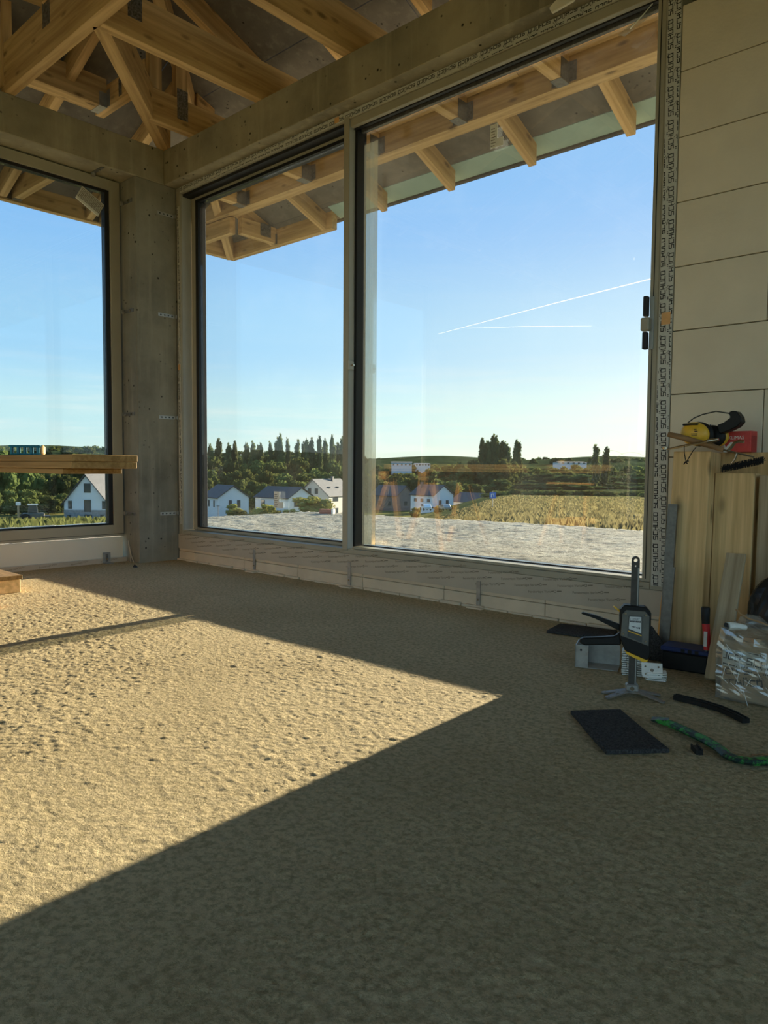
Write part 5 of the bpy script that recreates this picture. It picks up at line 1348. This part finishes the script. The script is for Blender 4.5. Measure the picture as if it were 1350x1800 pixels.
MB().prism(C((1077, 1070), (1079, 1069), (1090, 1077), (1089, 1080)), .008, vert(.004)).obj('release_trigger', MT['yellow'], t, True, bevel=.001)
# forked foot
ft = MB().box((-.016, -.014, .012), (.02, .014, .034)).obj('foot_block', MT['galv'], t, True, bevel=.003)
MB().tube([(.002, -.02, .024), (.002, .02, .024)], .006, 10).obj('pivot_pin', MT['chrome'], ft, True)
def prong(a, b, hole=True):
    a = Vector(a); b = Vector(b); L = (b - a).length
    mm = frame_mat(a, b - a, Vector((-(b - a).y, (b - a).x, 0)))
    ol = [(0, -.011), (L - .01, -.008)] + [(L - .008 + .008 * math.cos(x), .008 * math.sin(x)) for x in np.linspace(-PI / 2, PI / 2, 7)] + [(L - .01, .008), (0, .011)]
    MB().prism(ol, .004, mm, [circle(L - .012, 0, .003, 8, .002)] if hole else []).obj('foot_prong', MT['galv_warm'], t, True)
prong((-.012, -.006, .014), (-.085, -.012, .001)); prong((-.012, -.012, .013), (-.075, -.062, .001))
prong((.014, .004, .013), (.085, .012, .001), False); prong((.014, -.004, .013), (.088, -.064, .001), False)
MB().prism([(-.045, -.04), (-.01, -.016), (.02, -.016), (.02, .014), (-.01, .014), (-.045, .004)], .004, frame_mat((0, 0, .009), (1, 0, 0), (0, 1, 0))).obj('foot_plate', MT['galv_warm'], t, True)

# ------------------------------------------------------------------ small hardware round the clamp
def slab(name, label, cat, pts, t_, mat, z=.001, bevel=.002):
    o = MB().prism(pts, t_, Matrix.Translation((0, 0, z))).obj(name, MT[mat], bevel=bevel)
    return tag(o, label, cat)
slab('rubber_mat', 'dark rubber mat offcut lying flat in the foreground before the clamp', 'mat', [(3.704, -1.112), (3.75, -1.157), (3.80, -1.211), (3.85, -1.263), (3.905, -1.318), (4.012, -1.202), (3.90, -1.10), (3.800, -1.004)], .011, 'rubber')
slab('rubber_mat', 'dark rubber mat offcut lying at the foot of the sill blocks', 'mat', [(3.149, -.265), (3.121, -.10), (3.22, -.075), (3.36, -.055), (3.411, -.22)], .011, 'rubber')
t = thing('steel_bracket', 'galvanised U shaped steel bracket on the floor left of the clamp', 'bracket', (3.52, -.60, 0), math.radians(20))
MB().box((-.055, -.045, .001), (-.052, .04, .078)).obj('flange', MT['galv'], t, True)
MB().box((-.055, -.045, .001), (-.012, -.042, .078)).obj('flange', MT['galv'], t, True)
MB().box((-.055, -.042, .0005), (.085, .04, .0025)).obj('base_plate', MT['galv'], t, True)
MB().box((-.052, .037, .001), (.085, .04, .07)).obj('back_plate', MT['galv'], t, True)
MB().tube([(-.036, -.0458, .062), (-.036, -.0448, .062)], .004, 8).obj('bolt_hole', MT['gasket'], t, True)
plate_me = None
cxp = Matrix.Translation((3.668, -.60, 0)) @ Matrix.Rotation(math.radians(22), 4, 'Z')
for i in range(12):
    if plate_me is None:
        k = MB()
        for j in range(5): k.box((-.04 + j * .016, -.028, 0), (-.027 + j * .016, .03, .0045))
        k.box((-.04, -.026, .001), (.037, .028, .0035)); plate_me = k.mesh('packer_plate', bevel=.0006)
    o = mesh_obj('packer_plate', plate_me, MT['white_metal'] if False else MT['tape'], None, matrix=cxp @ Matrix.Translation((random.uniform(-.002, .002), random.uniform(-.002, .002), .001 + i * .0072)) @ Matrix.Rotation(random.uniform(-.03, .03), 4, 'Z'))
    tag(o, 'ribbed grey packer in the little stack behind the clamp', 'packer', 'ribbed packers stacked behind the clamp')
for i in range(5):
    mm = Matrix.Translation((3.742, -.61, .001 + i * .007)) @ Matrix.Rotation(math.radians(25 + 4 * (i % 3)), 4, 'Z')
    if i == 4: mm = Matrix.Translation((3.735, -.625, .03)) @ Matrix.Rotation(math.radians(27), 4, 'Z') @ Matrix.Rotation(math.radians(55), 4, 'X')
    o = MB().prism([(-.028, -.025), (.028, -.025), (.032, -.015), (.032, .025), (-.032, .025), (-.032, -.015)], .0035, None, [circle(0, 0, .006), circle(-.02, .012, .0035, 8), circle(.02, .012, .0035, 8), circle(-.02, -.014, .003, 8), circle(.02, -.014, .003, 8)]).obj('perforated_plate', MT['white_metal'], matrix=mm)
    tag(o, 'tilted white perforated plate on top of its pile beside the clamp' if i == 4 else 'white perforated plate in the pile beside the clamp', 'plate', 'white perforated plates')
o = MB().prism([(0, 0), (.06, 0), (.062, .06), (.018, .12), (.0, .10)], .02, frame_mat((3.615, -.385, .001), (.8, .25, 0), (0, .12, 1))).obj('rubber_wedge', MT['rubber'], bevel=.002)
tag(o, 'black rubber wedge propped behind the clamp against the steel channel', 'wedge')
# black gasket strip, offcut, crowbar
pts = [(3.868, -.779, .008), (3.905, -.782, .008), (3.95, -.786, .008), (4.0, -.80, .008), (4.045, -.825, .008), (4.082, -.855, .008)]
k = MB()
for a, b in zip(pts[:-1], pts[1:]):
    e = (Vector(b) - Vector(a)).normalized() * .002
    k.bar(Vector(a) - e, Vector(b) + e, .022, .012); 
    for s_ in (-.006, .006):
        n_ = Vector((-(b[1] - a[1]), b[0] - a[0], 0)).normalized() * s_
        k.bar(Vector(a) + n_ + Vector((0, 0, .006)) - e, Vector(b) + n_ + Vector((0, 0, .006)) + e, .004, .006)
tag(k.obj('rubber_seal_strip', MT['black']), 'curved black ribbed rubber seal strip lying before the wrapped parcel', 'seal strip')
k = MB(); a, b = (4.045, -1.135, .006), (4.068, -1.165, .006); k.bar(a, b, .016, .010)
for s_ in (-.005, .005): k.bar((a[0] + s_, a[1] + s_, .012), (b[0] + s_, b[1] + s_, .012), .003, .005)
tag(k.obj('rubber_seal_offcut', MT['black']), 'tiny black rubber seal offcut below the green crowbar', 'seal offcut')
ma, n, b_ = new_mat('chipped_green_paint')
gc = ramp2(n, noise(n, 38, 6, .7), (.010, .024, .020), (.035, .26, .04), .48, .56)
n.links.new(gc, b_.inputs['Base Color']); b_.inputs['Roughness'].default_value = .45
k = MB()
cb = [(3.890, -1.008, .010), (3.915, -1.015, .012), (3.945, -1.028, .014), (4.0, -1.055, .014), (4.06, -1.087, .013), (4.10, -1.118, .012), (4.125, -1.148, .012), (4.15, -1.158, .012), (4.178, -1.150, .013), (4.20, -1.132, .016), (4.22, -1.108, .02)]
k.tube(cb[2:], [.0145, .0145, .0145, .014, .014, .014, .0145, .016, .0155], 8)
for v in k.bm.verts: v.co.z = .0115 + (v.co.z - .013) * .6
o = k.obj('crowbar', ma)
tag(o, 'crowbar with chipped green paint and a curved claw on the floor', 'crowbar')
k = MB().hull([(3.885, -.995, .004), (3.893, -1.022, .004), (3.948, -1.040, .006), (3.940, -1.017, .006), (3.885, -.995, .008), (3.893, -1.022, .008), (3.948, -1.040, .024), (3.940, -1.017, .024)],
              [(0, 1, 2, 3), (4, 7, 6, 5), (0, 4, 5, 1), (1, 5, 6, 2), (2, 6, 7, 3), (3, 7, 4, 0)])
k.obj('chisel_end', ma, o, bevel=.001)
tag(MB().tube([(4.160, -1.085, .003), (4.175, -1.07, .006), (4.195, -1.058, .004), (4.22, -1.04, .006)], .0018, 5).obj('twig', MT['handle_wood']), 'thin brown twig on the floor above the crowbar claw', 'twig')

# ------------------------------------------------------------------ wrapped parcel and bag
t = thing('wrapped_parcel', 'cardboard parcel wrapped in shiny clear stretch film at the right edge', 'parcel', (4.13, -.56, 0), math.radians(-1))
bx = MB().box((-.17, -.115, .003), (.20, .115, .178)).obj('carton', MT['card'], t, True, bevel=.006)
tp = MB().box((-.165, -.1158, .10), (.20, -.1152, .152)).obj('printed_tape', MT['tape'], bx, True)
o = tape_text('printed_lettering', Matrix.Identity(4), .36, .05, None, tilt=-7)
o.parent = bx; o.matrix_parent_inverse = Matrix.Identity(4); o.matrix_basis = frame_mat((-.165, -.1163, .101), (1, 0, 0), (0, 0, 1))
o = tape_text('printed_lettering', Matrix.Identity(4), .30, .045, None, tilt=9)
o.parent = bx; o.matrix_parent_inverse = Matrix.Identity(4); o.matrix_basis = frame_mat((-.16, -.1163, .052), (1, 0, 0), (0, 0, 1))
# crumpled film shell
bm = bmesh.new(); bmesh.ops.create_cube(bm, size=1)
bmesh.ops.subdivide_edges(bm, edges=list(bm.edges), cuts=22, use_grid_fill=True)
g = np.random.default_rng(3)
bm.normal_update()
ph = g.random((14, 3)) * 60 - 30; pz = g.random(14) * 6.28
for v in bm.verts:
    p = Vector((v.co.x * .385 + .015, v.co.y * .245, v.co.z * .185 + .098))
    dsp = sum(abs(math.sin(ph[i] @ np.array(p) * 1.4 + pz[i])) for i in range(14)) / 14
    n_ = v.normal
    v.co = p + n_ * ((dsp - .55) * .035 + g.normal() * .0012)
    if v.co.z < .003: v.co.z = .003
    lf = max(0, (-v.co.x - .08) / .09) * max(0, (v.co.z - .15) / .05)
    v.co.z += lf * .025; v.co.x += lf * .01
me = bpy.data.meshes.new('film'); bm.to_mesh(me); bm.free()
mesh_obj('stretch_film', me, MT['film'], t, True)
k = MB()
for i in range(60):
    x0 = random.uniform(-.17, .18); z0 = random.uniform(.02, .17); dx = random.uniform(-.03, .03)
    k.tube([(x0, -.128 - random.random() * .006, z0), (x0 + dx + .015, -.132, z0 - random.uniform(.01, .05))], .0007, 4)
k.obj('film_creases', MT['white_metal'], t, True)
MB().tube([(-.165, -.085, .212), (-.150, -.06, .210), (-.13, -.03, .205)], [.013, .012, .008], 12).obj('film_roll_end', MT['paper'], t, True, smooth=True)
MB().tube([(-.168, -.089, .212), (-.166, -.087, .212)], .0115, 12).obj('roll_core', MT['gasket'], t, True)
MB().tube([(-.15, -.06, .262), (-.14, -.055, .25), (-.12, -.04, .235), (-.09, -.02, .225), (-.06, .0, .21)], .0028, 6).obj('strap_end', MT['handle_wood'], t, True, smooth=True)
bm = bmesh.new(); bmesh.ops.create_icosphere(bm, subdivisions=4, radius=1)
for v in bm.verts:
    p = v.co.copy()
    dsp = sum(abs(math.sin(ph[i] @ np.array(p) * .16 + pz[i])) for i in range(14)) / 14
    v.co = Vector((p.x * .11, p.y * .10, max(p.z, -.93) * .175)) * (.72 + .45 * dsp)
    v.co.z = max(v.co.z, -.15)
me = bpy.data.meshes.new('bin_bag'); bm.to_mesh(me); bm.free()
o = mesh_obj('bin_bag', me, MT['bag'], matrix=Matrix.Translation((4.025, -.27, .158)))
tag(o, 'crumpled black bin bag behind the wrapped parcel', 'bag')

# ------------------------------------------------------------------ left: plank stack on trestles
def trestle(label, x, y, h_, mat, rz=0.0, span=.9):
    t = thing('trestle', label, 'trestle', (x, y, 0), rz)
    MB().box((-.045, -span / 2, h_ - .075), (.045, span / 2, h_)).obj('top_bar', MT[mat], t, True, bevel=.003)
    for sx_ in (-1, 1):
        for sy_ in (-1, 1):
            MB().bar((sx_ * .02, sy_ * (span / 2 - .12), h_ - .05), (sx_ * .2, sy_ * (span / 2 - .04), .0), .05, .03, (0, 1, 0)).obj('leg', MT[mat], t, True)
        MB().bar((sx_ * .13, -span / 2 + .06, .22), (sx_ * .13, span / 2 - .06, .22), .02, .06).obj('stretcher', MT[mat], t, True)
    return t
trestle('wooden trestle nearest the left window under the plank stack', .35, -1.95, .648, 'timber_orange', 0, .7)
trestle('wooden trestle under the middle of the plank stack', .80, -1.95, .648, 'timber_orange', 0, .7)
trestle('tall orange wooden trestle standing alone behind the plank stack', 1.585, -2.75, .56, 'timber_orange', PI / 2, .5)
def plank(label, x0, x1, y, z, w, t_, mat, group='planks of the stack on the trestles'):
    o = MB().box((0, -w / 2, 0), (x1 - x0, w / 2, t_)).obj('plank', MT[mat], bevel=.0015, matrix=Matrix.Translation((x0, y, z)))
    return tag(o, label, 'plank', group)
MT['timber_dark'] = wood('stacked_plank', (.36, .23, .09), (.25, .15, .05), grain=60, knots=False)
plank('lowest plank of the stack, ending short of the others', .35, 2.345, -1.795, .6485, .20, .0165, 'timber_dark')
plank('middle plank of the stack on the trestles', .30, 2.418, -1.79, .666, .22, .0215, 'timber_dark')
plank('top plank of the stack on the trestles, under the teal float', .30, 2.422, -1.79, .6885, .22, .0215, 'timber_dark')
# teal plastic float on the stack
t = thing('plastering_float', 'small teal ribbed plastic float lying on the plank stack', 'float', (1.95, -1.84, .711), math.radians(62))
MB().box((-.055, -.025, .001), (.045, .025, .006)).obj('sole', MT['teal'], t, True, bevel=.002)
for i in range(5): MB().box((-.054 + i * .021, -.025, .006), (-.047 + i * .021, .025, .027)).obj('rib', MT['teal'], t, True)
MB().box((-.06, -.024, .027), (.044, .024, .034)).obj('grip_plate', MT['teal'], t, True, bevel=.003)
MB().box((.044, -.025, .001), (.056, .025, .034)).obj('end_cap', MT['timber_pale'], t, True, bevel=.005)
# pallet board by the left wall
o = MB().box((0, -.07, 0), (.62, .07, .07)).obj('timber_block', MT['timber_pale'], bevel=.002, matrix=Matrix.Translation((.012, -1.43, .001)))
tag(o, 'pale timber block on the floor at the left edge', 'timber')
o = MB().box((0, -.075, 0), (.64, .075, .022)).obj('plank', MT['timber_dark'], bevel=.002, matrix=Matrix.Translation((.008, -1.43, .072)))
tag(o, 'short dark plank lying on the pale timber block at the left edge', 'plank')
# angle bracket and debris by the column
t = thing('angle_bracket', 'small galvanised angle bracket screwed to the floor below the left window', 'bracket', (-.145, -.47, 0))
MB().box((-.0185, -.028, .001), (-.0155, .028, .075)).obj('upright_leg', MT['galv'], t, True)
MB().box((-.0155, -.028, .0005), (.035, .028, .0035)).obj('floor_leg', MT['galv'], t, True)
MB().tube([(-.0155, 0, .03), (-.008, 0, .03)], .006, 8).obj('screw', MT['chrome'], t, True)
MB().box((-.0150, -.008, .012), (-.012, .008, .062)).obj('stiffening_rib', MT['galv_dark'], t, True)
o = MB().hull([(.15, -.45, 0), (.185, -.455, 0), (.18, -.425, 0), (.155, -.425, 0), (.16, -.44, .02), (.175, -.438, .012)], [(0, 3, 2, 1), (0, 1, 5, 4), (1, 2, 5), (2, 3, 4, 5), (3, 0, 4)]).obj('rubber_scrap', MT['black'])
tag(o, 'tiny black scrap on the floor before the concrete column', 'scrap')
